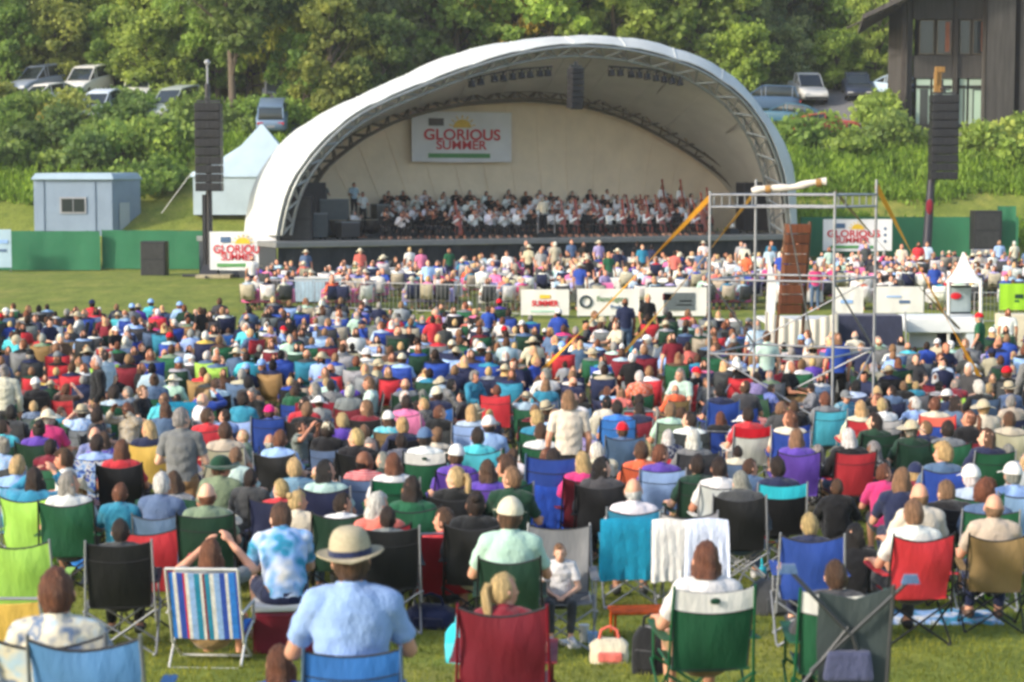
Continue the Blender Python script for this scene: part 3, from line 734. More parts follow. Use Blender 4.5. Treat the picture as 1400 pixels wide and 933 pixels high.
while Y < 60:
    w = .29 * Y; x = -w + random.uniform(0, .6)
    grp = random.randint(2, 7)
    while x < w:
        px = 700 + x / Y * FPX; yy = Y + random.uniform(-.46, .46)
        if minY(px) < yy < maxY(px) and free(x, yy) and random.random() < (.82 if Y < 28 else .96) and not (1500 < px):
            SP.append((x, yy)); 
            who = random.choice('mmmwwwwbmbgg'); w_ = who in 'wg'
            hy = toPX((x, yy, zt(x, yy) + 1.0))[1]
            col, cc = random.choice(SHIRTS), random.choice(CHAIRS); ck = 'camp' if random.random() < .6 else None
            mat_c = None
            for (a, b_, r_, what, cl) in PATCH:
                if (px - a) ** 2 + ((hy + 8 - b_) * 1.2) ** 2 < r_ * r_:
                    if what == 'c': cc = cl; ck = 'camp'
                    else: col = cl; ck = ck if random.random() < .4 else None
            st = random.choice(['long', 'bob', 'bob', 'pony', 'bun', 'short', 'short', 'curly', 'curly']) if w_ else random.choice(['short'] * 5 + ['bald'])
            hat = None
            if random.random() < .17: hat = random.choice(['cap', 'cap', 'sun hat', 'straw hat'])
            hatc = {'cap': random.choice(['white', 'cream', 'navy', 'red', 'black', 'white', 'light blue', 'grey']), 'sun hat': random.choice(['cream', 'white', 'beige']), 'straw hat': 'beige'}.get(hat, 'white')
            kid = who in 'bg'; sc = random.uniform(.68, .86) if kid else random.uniform(.86, 1.03)
            pose = random.choice(['sit'] * 5 + ['lap'] * 4 + ['left', 'right', 'left', 'right', 'lean', 'up', 'chin'])
            if random.random() < .02: pose = 'stand'; ck = None
            elif ck and pose in ('sit', 'lap', 'left', 'right') and random.random() < .13: ck = 'low'
            face = random.uniform(-16, 16) if random.random() < .86 else random.choice([-1, 1]) * random.uniform(40, 170)
            PEOPLE.append(dict(x=x, Y=yy, hx=px, hy=hy, who=who, hc=random.choice(HAIRS), st=st, hat=hat, hatc=hatc, top=random.choice(['shirt', 'jacket']), col=col, mat='cloth', pose=pose, ck=ck, cc=cc, fr=random.choice(['silver', 'black', 'black', 'grey']),
                kv={'drape': random.choice(['navy', 'white', 'maroon', 'beige', 'teal', 'dark green', 'grey', 'cream'])} if ck == 'camp' and random.random() < .05 else {}, sc=sc, lift=(.44 * (1 - sc) if pose != 'stand' else 0) - (.22 if ck == 'low' else random.uniform(.0, .06)), rz=R(face) + math.atan2(x - 1.5, 90 - yy) * -.6, skin=random.choice('aaabbccd'), hand=False, tilt=R(random.uniform(-14, 14))))
        x += random.uniform(.46, .70); grp -= 1
        if grp == 0: x += random.uniform(.1, .55); grp = random.randint(2, 7)
    Y += .86 if Y < 34 else .98; row += 1
for p in PEOPLE:
    if p['ck'] is None and p['pose'] in ('sit', 'lap', 'left', 'right', 'lean', 'up', 'chin') and not p['hand']:
        p['pose'] = 'floor' if random.random() < .62 else p['pose']
        if p['pose'] == 'floor': p['lift'] = 0
        else: p['ck'] = 'camp'
EMPTY = [(128, 9.05, 'camp', 'steel blue', 'grey', 'empty steel blue camp chair at the bottom left corner'), (30, 15.5, 'camp', 'lime green', 'silver', 'empty lime green camp chair left of the teal-sleeved woman'), (205, 16.5, 'camp', 'red', 'black', 'bright red camp chair directly behind the black chair of the dark-haired boy'), (940, 17.6, 'camp', 'silver', 'silver', 'camp chair hidden under white towels, right of the teal chair'), (8, 13.2, 'low', 'yellow', 'silver', 'low yellow chair at the left edge'), (735, 26, 'camp', 'green', 'black', 'empty green camp chair left of the tall woman in beige')]
# those in view, nearest first
view = [p for p in PEOPLE if -45 < p['hx'] < 1445]
view.sort(key=lambda p: p['Y'])
NEAR, FARP = view[:292], view[292:]
print('audience', len(view), 'near', len(NEAR), 'out to', NEAR[-1]['Y'])

# ---- labels
WHO = {'m': 'man', 'w': 'woman', 'b': 'boy', 'g': 'girl'}
HS = {'short': 'short', 'long': 'long', 'bob': 'chin-length', 'pony': 'ponytailed', 'bun': 'pinned-up', 'curly': 'curly', 'bald': 'thinning'}
MATN = {'tiedye': 'tie-dyed', 'plaid': 'plaid', 'floral': 'floral', 'stripes': 'striped'}
def who_desc(p):
    hair = f"{HS[p['st']]} {p['hc']} hair" if not p['hat'] else f"{p['hatc']} {p['hat']}"
    if p['hat'] == 'straw hat': hair = 'straw hat'
    return f"{WHO[p['who']]} in {MATN.get(p['mat'] if p['mat'] != 'cloth' else '', p['col'])} {'jacket' if p['top'] == 'jacket' else 'shirt'} with {hair}"
POSEN = {'stand': 'standing ', 'carry': 'standing ', 'bend': 'bending ', 'floor': 'ground-seated ', 'up': 'arms-raised ', 'lean': 'forward-leaning '}
for i, p in enumerate(NEAR):
    p['base'] = POSEN.get(p['pose'], '') + who_desc(p)
    p['short'] = f"{p['col'] if p['mat'] == 'cloth' else MATN[p['mat']]}-{'jacketed' if p['top'] == 'jacket' else 'shirted'} {WHO[p['who']]}"
def neigh(p, side):
    best = None
    for q in NEAR:
        if q is p: continue
        dx, dy = q['x'] - p['x'], q['Y'] - p['Y']
        if side == 'left' and not (-1.9 < dx < -.35 and abs(dy) < .9): continue
        if side == 'right' and not (.35 < dx < 1.9 and abs(dy) < .9): continue
        if side == 'front' and not (abs(dx) < .6 and .6 < dy < 2.4): continue
        if side == 'back' and not (abs(dx) < .6 and -2.4 < dy < -.6): continue
        d = dx * dx + dy * dy
        if best is None or d < best[0]: best = (d, q)
    return best[1] if best else None
def nw(s): return len(s.replace('-', ' ').split())
def assign(items, cands):
    from collections import Counter
    allc = [cands(p) for p in items]; lev = [0] * len(items)
    for _ in range(12):
        cur = [allc[i][min(lev[i], len(allc[i]) - 1)] for i in range(len(items))]; cn = Counter(cur); ch = False
        for i in range(len(items)):
            if cn[cur[i]] > 1 and lev[i] < len(allc[i]) - 1: lev[i] += 1; ch = True
        if not ch: break
    # last resort for pairs still alike: the remaining combinations
    used = set(); out = []
    for i in range(len(items)):
        c = cur[i]
        if c in used:
            for a in allc[i]:
                if a not in used: c = a; break
        used.add(c); out.append(c)
    return out
REL = {'left': 'just right of {}', 'right': 'just left of {}', 'front': 'behind {}', 'back': 'in front of {}'}
def cands_person(p):
    L = [p['base']]
    if p['ck']:
        L.append(f"{p['base']} in {chairn(p)}")
    for s_ in ('left', 'right', 'front', 'back'):
        q = neigh(p, s_)
        if q: L.append(f"{p['base']}, {REL[s_].format(q['short'])}")
    for s_ in ('left', 'right', 'front', 'back'):
        q = neigh(p, s_)
        if q and p['ck']: L.append(f"{p['base']} on {p['cc']} chair, {REL[s_].format(q['short'])}")
    return [l for l in L if nw(l) <= 17] or [p['base']]
def chairn(p):
    return f"{MATN.get(p['cc'], p['cc'])} {'beach' if p['ck'] == 'low' else 'camp'} chair"
def cands_chair(p):
    b_ = chairn(p); L = [f"{b_} under {p['short']}" + (' with ' + (p['hat'] if p['hat'] else p['hc'] + ' hair'))]
    L.append(f"{b_} with {p['fr']} frame under {p['short']} with {p['hc']} hair")
    L.append(f"{b_} under {who_desc(p)}")
    for s_ in ('left', 'right', 'front', 'back'):
        q = neigh(p, s_)
        if q: L.append(f"{b_} under {p['short']}, {REL[s_].format(q['short'])}")
    for s_ in ('left', 'right', 'front', 'back'):
        q = neigh(p, s_)
        if q: L.append(f"{b_} with {p['fr']} frame under {p['short']}, {REL[s_].format(q['short'])}")
    return [l for l in L if nw(l) <= 17]
plabels = assign(NEAR, cands_person)
seated = [p for p in NEAR if p['ck']]
clabels = assign(seated, cands_chair)
for p, l in zip(seated, clabels): p['clabel'] = l
LEGC = ['navy', 'slate blue', 'black', 'dark grey', 'beige', 'tan', 'grey', 'navy']
for i_, (p, l) in enumerate(zip(NEAR, plabels)):
    x, Y = p['x'], p['Y']; z = zt(x, Y)
    nearp = Y < 24
    kid = p['who'] in 'bg'
    make_person(l, x, Y, z, p['rz'], p['pose'], p['sc'], p['skin'], p['hc'], p['st'], p['hat'], p['hatc'], p['top'], p['col'], p['mat'] if p['mat'] != 'cloth' or p['hand'] else random.choice(['cloth'] * 5 + ['cloth_stripe', 'cloth_check', 'cloth_print']),
                p['kv'].get('legs') or ('shorts' if random.random() < .35 else 'trousers'), random.choice(LEGC), p['lift'], tilt=p['tilt'], detail=nearp, bandc='navy' if p['hand'] else 'dark grey')
    if p['kv'].get('seat'):
        e = thing('cool_box', 'red cool box used as a seat by the tie-dye-shirted man leaning forward', 'cool box', (x, Y - .05, z), .1); link('box_body', bevelled(MB().box((0, 0, .185), (.5, .34, .36)), 'cb', .03), 'plastic', e, 'maroon'); link('lid', bevelled(MB().box((0, 0, .395), (.52, .36, .055)), 'cl', .02), 'plastic', e, 'white')
    if p['ck']:
        mat, cc = 'sling', p['cc']
        if cc in ('stripes', 'tiedye', 'floral', 'plaid'): mat, cc = cc, 'white'
        fr = {'slate': 'slate blue', 'maroon': 'maroon'}.get(p['fr'], p['fr'])
        c = make_chair(p['clabel'], x, Y, z, p['rz'], p['ck'], cc, fr, p['kv'].get('header', '').replace('_', ' ') or None, mat=mat, s=float(p['kv'].get('cs', 1.0)) if p['hand'] else min(1.0, max(.78, p['sc'] * (.97 - .17 * ((i_ * 37) % 10) / 10))))
        if p['kv'].get('header') and cc == 'white': pass
        if p['kv'].get('drape'):
            d = link('draped_blanket', CH['drape'], 'cloth', None, lin(PAL[p['kv']['drape']]), loc=(x, Y, z), rot=p['rz'])
            tag(d, f"{p['kv']['drape']} blanket over {chairn(p)} of {p['short']} with " + (p['hat'] or p['hc'] + ' hair'), 'blanket')

for px, Y, k, cc, fr, lab in EMPTY:
    x = (px - 700) / FPX * Y; make_chair(lab, x, Y, zt(x, Y), 0, k, (70, 128, 178) if cc == 'steel blue' else cc, fr, s=1)
    if 'towels' in lab:
        for dx, c in ((-.16, 'cream'), (.14, 'pale blue')):
            d = link('towel', CH['drape'], 'cloth', None, 'white' if dx < 0 else (.62, .68, .82), loc=(x + dx, Y - .02 * (dx > 0), zt(x, Y) + .03), rot=.05); d.scale = (.62, 1, 1.0); tag(d, ('warm white' if dx < 0 else 'bluish white') + ' towel hung over the camp chair right of the teal one', 'towel')
# ---- everyone further back, beyond the three hundred that show largest
CLS = ['skin', 'shirt', 'trousers', 'hair', 'chair', 'frame', 'instr']
def low_template(pose, style, hat, chair):
    P = get_pose(pose); mb_v, mb_f, mb_c = [], [], []
    def put(me, mtx, c, ratio=None):
        if ratio:
            key = (me.name, ratio)
            if key not in LOWC: LOWC[key] = evaluated(me, [('DECIMATE', dict(ratio=ratio))])
            me = LOWC[key]
        n = len(me.vertices); co = np.zeros(n * 3); me.vertices.foreach_get('co', co); co = co.reshape(-1, 3)
        if mtx is not None: A = np.array(mtx); co = co @ A[:3, :3].T + A[:3, 3]
        k = sum(len(v) for v in mb_v); mb_v.append(co)
        me.calc_loop_triangles(); tr = np.zeros(len(me.loop_triangles) * 3, int); me.loop_triangles.foreach_get('vertices', tr)
        mb_f.append(tr.reshape(-1, 3) + k); mb_c.append(np.full(len(tr) // 3, CLS.index(c)))
    put(P['low']['skin'], None, 'skin'); put(P['low']['shirt'], None, 'shirt'); put(P['low']['trousers'], None, 'trousers')
    put(HAIR[style], P['head'], 'hair', .22)
    if hat: put(HATS[hat], P['head'] @ Matrix.Scale(1.08, 4), 'instr', .3)
    if chair: put(CH['back'], None, 'chair', .12); put(CH['seat'], None, 'chair', .12); put(CH['frame'], None, 'frame', .22)
    return np.concatenate(mb_v), np.concatenate(mb_f), np.concatenate(mb_c)
LOWC = {}
TPL = {}
def tpl(*k):
    if k not in TPL: TPL[k] = low_template(*k)
    return TPL[k]
class Batch:
    def __init__(s): s.v = []; s.f = []; s.c = []; s.k = 0
    def add(s, t, x, y, z, rz, sc, cols):
        V, F, C = t; ca, sa = math.cos(rz), math.sin(rz)
        v = V * sc; v = np.stack([v[:, 0] * ca - v[:, 1] * sa + x, v[:, 0] * sa + v[:, 1] * ca + y, v[:, 2] + z], 1)
        s.v.append(v); s.f.append(F + s.k); s.k += len(v); s.c.append(np.array([cols.get(c, (.3, .3, .3)) for c in CLS])[C])
    def build(s, name, mat):
        v, f, c = np.concatenate(s.v), np.concatenate(s.f), np.concatenate(s.c)
        me = bpy.data.meshes.new(name); me.vertices.add(len(v)); me.vertices.foreach_set('co', v.ravel())
        me.loops.add(len(f) * 3); me.loops.foreach_set('vertex_index', f.ravel().astype(np.int32)); me.polygons.add(len(f)); me.polygons.foreach_set('loop_start', (np.arange(len(f)) * 3).astype(np.int32))
        me.polygons.foreach_set('use_smooth', np.ones(len(f), bool)); me.update()
        a = me.color_attributes.new('tone', 'FLOAT_COLOR', 'CORNER'); cc = np.ones((len(f) * 3, 4)); cc[:, :3] = np.repeat(c, 3, 0); a.data.foreach_set('color', cc.ravel())
        print(name, len(f), 'tris'); return link(name, me, mat)
BATCH = Batch()
def far_person(x, Y, z, rz, sc, pose, st, hat, hatc, col, hc, chair, cc, skin):
    sk = skin if isinstance(skin, str) else 'a'
    BATCH.add(tpl(pose, st, hat, chair), x, Y, z, rz, sc, {'skin': lin(SKINC[sk]), 'shirt': jit(lin(PAL[col])), 'trousers': jit(lin(PAL[random.choice(LEGC)])), 'hair': jit(lin(HAIRC[hc])), 'chair': jit(lin(PAL.get(cc, (90, 120, 190)))), 'frame': lin(PAL['grey']), 'instr': lin(PAL[hatc])})
for p in FARP:
    po = p['pose'] if p['pose'] in ('sit', 'lap', 'left', 'right', 'stand') else 'sit'
    far_person(p['x'], p['Y'], zt(p['x'], p['Y']), p['rz'], p['sc'], po, p['st'] if p['st'] in ('short', 'long', 'bob', 'bald') else 'bob', p['hat'] if p['hat'] != 'straw hat' else 'sun hat', p['hatc'], p['col'], p['hc'], bool(p['ck']), p['cc'] if p['cc'] in PAL else 'blue', p['skin'])
# tables of guests in front of the stage
def lin_tables():
    out = []
    for r_, Y in enumerate((70.5, 73.5, 76.5, 79.5, 82.3, 85.2, 88.2)):
        n = 0; x = -.128 * Y + (r_ % 2) * .9
        while x < .30 * Y:
            px = 700 + x / Y * FPX
            if not (Y > 81 and px < 460) and not (Y > 84 and px < 400 + (Y - 81) * 42): out.append((x, Y + random.uniform(-.4, .4), random.uniform(-.1, .1)))
            x += 2.75 + random.uniform(-.2, .3)
    return out
TABLES = lin_tables()
VSH = ['white'] * 5 + ['silver', 'grey', 'pale blue', 'lavender', 'cream', 'black', 'navy', 'cream', 'pale blue', 'lavender', 'navy', 'black', 'dark grey', 'pink', 'coral', 'red', 'maroon', 'light blue', 'blue', 'teal', 'green', 'beige', 'orange', 'grey', 'slate blue', 'mint', 'magenta', 'purple']
for (x, Y, rz) in TABLES:
    for side in (-1, 1):
        for k in (-1, 0, 1):
            if random.random() < .06: continue
            a = Y + side * .62; b_ = x + k * .62 + random.uniform(-.08, .08); stand = random.random() < (.07 if Y < 82 else .2)
            far_person(b_, a, zt(b_, a), (0 if side < 0 else math.pi) + random.uniform(-.5, .5), random.uniform(.95, 1.04), 'stand' if stand else random.choice(['sit', 'lap', 'left', 'right']), random.choice(['short', 'short', 'long', 'bob', 'bald']), random.choice([None] * 7 + ['sun hat']), 'cream',
                       random.choice(VSH), random.choice(HAIRS), not stand, random.choice(['white', 'white', 'dark grey', 'beige', 'navy']), random.choice('aaabc'))
tag(BATCH.build('crowd', 'crowd'), 'far part of the seated crowd, stretching back to the tables before the stage', 'crowd', kind='stuff')
for i, (x, Y, rz) in enumerate(TABLES):
    if i == 0:
        TT = bevelled(MB().box((0, 0, .72), (1.8, .76, .03)), 'table_top', .006)
        g = []
        n = 40
        per = []
        for k in range(n):
            t = k / n * 4; s_, u = int(t), t - int(t)
            cx, cy = [(-.93 + 1.86 * u, -.41), (.93, -.41 + .82 * u), (.93 - 1.86 * u, .41), (-.93, .41 - .82 * u)][s_]; per.append((cx, cy))
        mb = MB(); mb.loft([[(a * .99, b_ * .98, .745) for a, b_ in per], [(a, b_, .735) for a, b_ in per], [(a * (1.015 + .012 * (k % 2)), b_ * (1.03 + .03 * (k % 2)), .50) for k, (a, b_) in enumerate(per)], [(a * (1.02 + .02 * (k % 2)), b_ * (1.05 + .05 * (k % 2)), .28) for k, (a, b_) in enumerate(per)]], cap=False)
        mb.add([(a * .99, b_ * .98, .745) for a, b_ in per], [tuple(range(n))]); TC = mb.mesh('table_cloth')
        LG = MB().tube([(0, 0, 0), (0, 0, .705)], .018).mesh('table_leg')
    e = thing('banquet_table', 'cloth-covered banquet table among the guests before the stage', 'table', (x, Y, zt(x, Y)), rz, 'banquet tables before the stage')
    link('table_top', TT, 'plastic', e, 'white'); link('tablecloth', TC, 'cloth', e, random.choice(['white', 'white', 'cream', 'pink', 'lavender']))
    for lx in (-.8, .8):
        for ly in (-.3, .3): link('leg', LG, 'metal', e, 'grey', loc=(lx, ly, 0))
# ------------------------------------------------------------------ stage and shell
def resample(pts, n):
    P_ = [Vector((*p, 0)) if len(p) == 2 else Vector(p) for p in pts]; L = [0]
    for a, b_ in zip(P_, P_[1:]): L.append(L[-1] + (b_ - a).length)
    out = []
    for i in range(n):
        t = L[-1] * i / (n - 1); k = max(j for j in range(len(L)) if L[j] <= t + 1e-9); k = min(k, len(P_) - 2)
        u = (t - L[k]) / (L[k + 1] - L[k]); out.append(P_[k].lerp(P_[k + 1], u))
    return out
def smooth(pts, it=2):
    for _ in range(it): pts = [pts[0]] + [(pts[i - 1] + pts[i] * 2 + pts[i + 1]) / 4 for i in range(1, len(pts) - 1)] + [pts[-1]]
    return pts
ANG = math.atan2(12.5, 24.6); U = Vector((math.cos(ANG), math.sin(ANG), 0)); V = Vector((-math.sin(ANG), math.cos(ANG), 0)); DZ = 2.2
S0 = PX(380, 300, 84.5); S0.z = 0
def front_Y(px): return 84.5 + (px - 380) / 700 * 12.3
def curve3(pts, Yf, n, sm=2):
    return smooth([PX(p.x, p.y, Yf(p.x, p.y)) for p in resample(pts, n)], sm)
NA = 57
lean = lambda py: -1.6 * min(1, max(0, (320 - py) / 270))
F = curve3([(378, 322), (383, 290), (395, 252), (412, 225), (440, 192), (468, 166), (495, 148), (540, 128), (600, 104), (650, 86), (700, 71), (750, 62), (792, 58), (860, 63), (910, 75), (960, 91), (1010, 124), (1040, 158), (1060, 198), (1076, 245), (1082, 322)], lambda x, y: front_Y(x) + lean(y), NA)
O = curve3([(334, 322), (338, 280), (348, 246), (373, 206), (402, 178), (440, 155), (488, 132), (512, 122), (560, 99), (600, 80), (650, 65), (700, 56), (750, 51), (790, 48), (862, 51), (905, 60), (962, 79), (1005, 104), (1042, 148), (1068, 185), (1086, 225), (1090, 322)], lambda x, y: front_Y(x) + lean(y) + 1.2 + 3.2 * min(1, max(0, (640 - x) / 280)), NA)
RR = curve3([(405, 318), (407, 275), (430, 232), (480, 192), (530, 165), (580, 149), (640, 139), (720, 135), (790, 142), (850, 159), (900, 184), (950, 214), (1000, 252), (1020, 285), (1024, 322)], lambda x, y: 93 + (x - 380) / 700 * 12.3, NA)
shell = thing('stage_shell', 'large arched white canvas concert shell open over the orchestra stage', 'stage shell', (S0.x, S0.y, 0))
inv = Vector((-S0.x, -S0.y, 0))
def sh(pts): return [p + inv for p in pts]
CTR = sum(F, Vector()) / NA
def shrink(c, k, dz=0):
    cc = Vector((sum(p.x for p in c) / len(c), 0, c[0].z)); out = []
    for p in c:
        q = p.copy(); q.x = cc.x + (p.x - cc.x) * k; q.z = cc.z + (p.z - cc.z) * k + dz; out.append(q)
    return out
def blend(a, b_, t, sag=0): return [p.lerp(q, t) + Vector((0, 0, -sag * math.sin(math.pi * t))) for p, q in zip(a, b_)]
Rout = [p + V * 2.2 + Vector((0, 0, .5)) for p in shrink(RR, 1.05)]
ext = [blend(F, O, t) for t in (0, .33, .66, 1)] + [blend(O, Rout, t, .25) for t in (.25, .5, .75, 1)]
def scallop(rows):
    for r_ in rows:
        for i, p in enumerate(r_): p.z -= .05 * (i % 4 == 2)
    return rows
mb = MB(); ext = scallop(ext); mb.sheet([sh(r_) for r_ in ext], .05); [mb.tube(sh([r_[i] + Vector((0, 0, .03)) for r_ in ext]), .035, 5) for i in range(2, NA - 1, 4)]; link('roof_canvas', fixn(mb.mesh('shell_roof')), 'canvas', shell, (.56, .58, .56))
Fi = [p + V * .35 for p in shrink(F, .985)]
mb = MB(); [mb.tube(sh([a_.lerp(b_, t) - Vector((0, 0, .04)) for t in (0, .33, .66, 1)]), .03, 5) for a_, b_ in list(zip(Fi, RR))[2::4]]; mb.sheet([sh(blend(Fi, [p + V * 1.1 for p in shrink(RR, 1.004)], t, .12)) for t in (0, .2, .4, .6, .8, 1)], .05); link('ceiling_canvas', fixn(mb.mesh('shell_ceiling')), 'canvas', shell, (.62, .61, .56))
base = [Vector((p.x, p.y, DZ - .1)) for p in resample([RR[0], RR[-1]], NA)]
mb = MB(); rows = []
for t in (0, .25, .5, .75, 1): rows.append([a.lerp(b_, t) + V * (.5 + .25 * math.sin(math.pi * t)) for a, b_ in zip(base, shrink(RR, 1.012))])
mb.sheet([sh(r_) for r_ in rows], .05); [mb.tube(sh([r_[i] - V * .05 for r_ in rows]), .018, 5) for i in range(3, NA, 3)]; link('back_wall_canvas', fixn(mb.mesh('shell_back')), 'canvas', shell, (.88, .73, .54))  # warm glow of stage light is put into this wall's canvas colour
def truss(cA, cB, r, name, col, step=2, r2=None):
    mb = MB(); mb.tube(cA, r, 8); mb.tube(cB, r, 8); r2 = r2 or r * .6
    for i in range(0, NA - step, step):
        mb.tube([cA[i], cB[i + step // 2 if step > 1 else i + 1]], r2, 5); mb.tube([cB[i + step // 2 if step > 1 else i + 1], cA[i + step]], r2, 5)
    return link(name, mb.mesh('truss'), 'steel', shell, col)
A1 = sh([p - V * .05 for p in shrink(F, .982)]); A2 = sh([p + V * .5 for p in shrink(F, .935)]); truss(A1, A2, .075, 'arch_truss', (.30, .32, .31), 2, .05)
A3 = sh([p + V * .9 for p in shrink(F, .975)]); truss(A3, A2, .05, 'arch_truss', (.30, .32, .31), 2, .04)
B1 = sh([p - V * .45 for p in shrink(RR, .985)]); B2 = sh([p - V * .9 for p in shrink(RR, 1.045, .1)]); truss(B1, B2, .09, 'arch_truss', (.17, .145, .11), 2, .06)
B3 = sh([p - V * 1.3 for p in shrink(RR, 1.0)]); truss(B3, B2, .06, 'arch_truss', (.17, .145, .11), 2, .05)
mb = MB()
for i in range(4, NA - 3, 7): mb.tube([A2[i], A2[i].lerp(B2[i], .5) + Vector((0, 0, .1)), B2[i]], .04, 6)
link('purlin', mb.mesh('purlins'), 'steel', shell, (.35, .34, .31))
# deck
def UV(u, v, z): return Vector((S0.x, S0.y, 0)) + U * u + V * v + Vector((0, 0, z))
WD = (PX(1082, 300, 96.8) - PX(380, 300, 84.5)); WD.z = 0; WD = WD.length
st = thing('concert_stage', 'wide dark concert stage platform with skirted front under the shell', 'stage', (S0.x, S0.y, 0), ANG)
st_b = bevelled(MB().box((WD / 2, 4.6, DZ - .125), (WD + 1.0, 11.4, .25)), 'deck', .03); link('deck', st_b, 'plastic', st, (.16, .17, .17))
mb = MB(); g = []
for i in range(120):
    u = i / 119; w_ = .05 * math.sin(i * 1.3); g.append([(-.35 + (WD + .7) * u, -.93 + w_ * (1 + k), (DZ - .26) * (1 - k) + .15 * k) for k in (0, .5, 1)])
mb.sheet(g, .03); link('front_skirt', mb.mesh('skirt'), 'cloth', st, (.018, .024, .03))
mb = MB(); mb.sheet([[(-.42, -.9 + 11 * t, z) for z in (.2, DZ - .26)] for t in (0, .5, 1)], .04); link('side_skirt', mb.mesh('skirt_side'), 'cloth', st, (.018, .024, .03))
for k in range(4):
    link('riser', bevelled(MB().box((WD / 2 + .3, 3.9 + k * 1.35, DZ + .11 * (k + 1)), (17 + k * 1.0, 1.3, .22 * (k + 1) - .004)), 'riser', .02), 'plastic', st, (.09, .09, .085))
# banner
def text_obj(txt, size, col, parent, loc, rot=(R(90), 0, 0), ext=.004, mat='plastic', bold=.0, squash=1.0, name='lettering', spacing=1.0):
    cu = bpy.data.curves.new('lettering', 'FONT'); cu.body = txt; cu.size = size; cu.extrude = ext; cu.offset = bold; cu.align_x = 'CENTER'; cu.align_y = 'CENTER'; cu.space_character = spacing
    o = bpy.data.objects.new('t', cu); COL.objects.link(o); bpy.context.view_layer.update()
    me = bpy.data.meshes.new_from_object(o.evaluated_get(bpy.context.evaluated_depsgraph_get())); bpy.data.objects.remove(o)
    me.materials.clear(); ob = link(name, me, mat, parent, col, loc=loc, rot=rot); ob.scale = (squash, 1, 1); return ob
def festival_banner(label, p0, w, h, rz, name='festival_banner', dim=1.0, side=True, frame=False):
    """banner facing -Y in its own frame, p0 is its lower left corner"""
    e = thing(name, label, 'banner', p0, rz)
    mb = MB(); g = []
    for i in range(15):
        u = i / 14; g.append([(w * u, .02 * math.sin(u * 11) * 1.0, h * t - .03 * math.sin(math.pi * u) * (1 if t == 0 else 0)) for t in (0, .25, .5, .75, 1)])
    mb.sheet(g, .012); link('banner_sheet', fixn(mb.mesh('sheet')), 'canvas', e, (.78 * dim, .78 * dim, .80 * dim))
    y = -.04
    text_obj('GLORIOUS', h * .30, 'red', e, (w * (.44 if side else .5), y, h * .53), bold=.006 * h, squash=w / h / 1.9)
    text_obj('SUMMER', h * .25, 'red', e, (w * (.42 if side else .49), y, h * .325), bold=.004 * h, squash=w / h / 1.9)
    link('logo_block', bevelled(MB().box((w * .24, y, h * .79), (w * .15, .01, h * .15)), 'logo', .003), 'plastic', e, 'slate blue' if side else (.10, .08, .07))
    mb = MB(); c = (w * .50, y, h * .68); n = 20; mb.add([c] + [(c[0] + h * .2 * math.cos(math.pi * k / n), y, c[2] + h * .17 * math.sin(math.pi * k / n)) for k in range(n + 1)], [(0, k + 2, k + 1) for k in range(n)])
    for k in range(7):
        a = math.pi * (k + .5) / 7; mb.tube([(c[0] + h * .22 * math.cos(a), y, c[2] + h * .19 * math.sin(a)), (c[0] + h * .29 * math.cos(a), y, c[2] + h * .25 * math.sin(a))], .012 * h, 5)
    link('sun_logo', mb.mesh('sun', False), 'plastic', e, 'yellow')
    link('green_band', bevelled(MB().box((w * (.42 if side else .47), y, h * .12), (w * .62, .01, h * .09)), 'band', .003), 'plastic', e, (.09, .30, .09))
    if side:
        for k in range(3): mb = MB(); mb.ell((w * .9, y, h * (.3 + .2 * k)), (w * .022, .006, w * .022), 12, 6); link('sponsor_mark', mb.mesh('mark'), 'plastic', e, 'slate blue')
    return e
bp = PX(563, 221, 99.5); bq = PX(699, 221, 0.1)
def on_back(px, py, off=.0):
    """point on the shell's rear wall behind photo pixel"""
    lo, hi = 90., 110.
    for _ in range(40):
        m_ = (lo + hi) / 2; p = PX(px, py, m_); d = (p - RR[NA // 2]).dot(V) * 1.0
        ref = ((p - (RR[0] + V * (.35 + off)))).dot(Vector((-math.sin(math.atan2(RR[-1].y - RR[0].y, RR[-1].x - RR[0].x)), math.cos(math.atan2(RR[-1].y - RR[0].y, RR[-1].x - RR[0].x)), 0)))
        if ref < 0: lo = m_
        else: hi = m_
    return PX(px, py, (lo + hi) / 2)
a_, b2_ = on_back(563, 221), on_back(699, 221); c_ = on_back(563, 152)
festival_banner('large festival banner with red lettering and yellow sun hung on the shell back wall', a_, (b2_ - a_).length, c_.z - a_.z, math.atan2(b2_.y - a_.y, b2_.x - a_.x), side=False)
# lamps on the arch
lampme = MB().tube([(0, 0, .16), (0, 0, .02)], .05, 8).tube([(0, .02, 0), (0, -.06, -.26)], [.13, .17], 12).tube([(-.17, 0, -.05), (-.17, 0, .12), (.17, 0, .12), (.17, 0, -.05)], .02, 6).mesh('stage_lamp')
def fline(px): return min(range(NA), key=lambda i: abs(toPX(F[i])[0] - px))
k = 0
for px, py in [(645, 111), (657, 108), (676, 104), (688, 103), (701, 101), (713, 99), (725, 98), (738, 97), (749, 96), (836, 96), (848, 96), (863, 98), (874, 99), (885, 101), (897, 103), (908, 105), (919, 107), (929, 109)]:
    Yq = front_Y(px) - .6; p = PX(px, py, Yq)
    o = link('stage_light', lampme, 'plastic', None, 'black', loc=p, rot=(R(10), 0, ANG)); o.scale = (1.05, 1.05, 1.05)
    tag(o, 'small black stage lamp under the arch, in the row ' + ('left of the hanging speaker' if px < 780 else 'right of the hanging speaker'), 'stage lamp', 'stage lamps under the front arch')
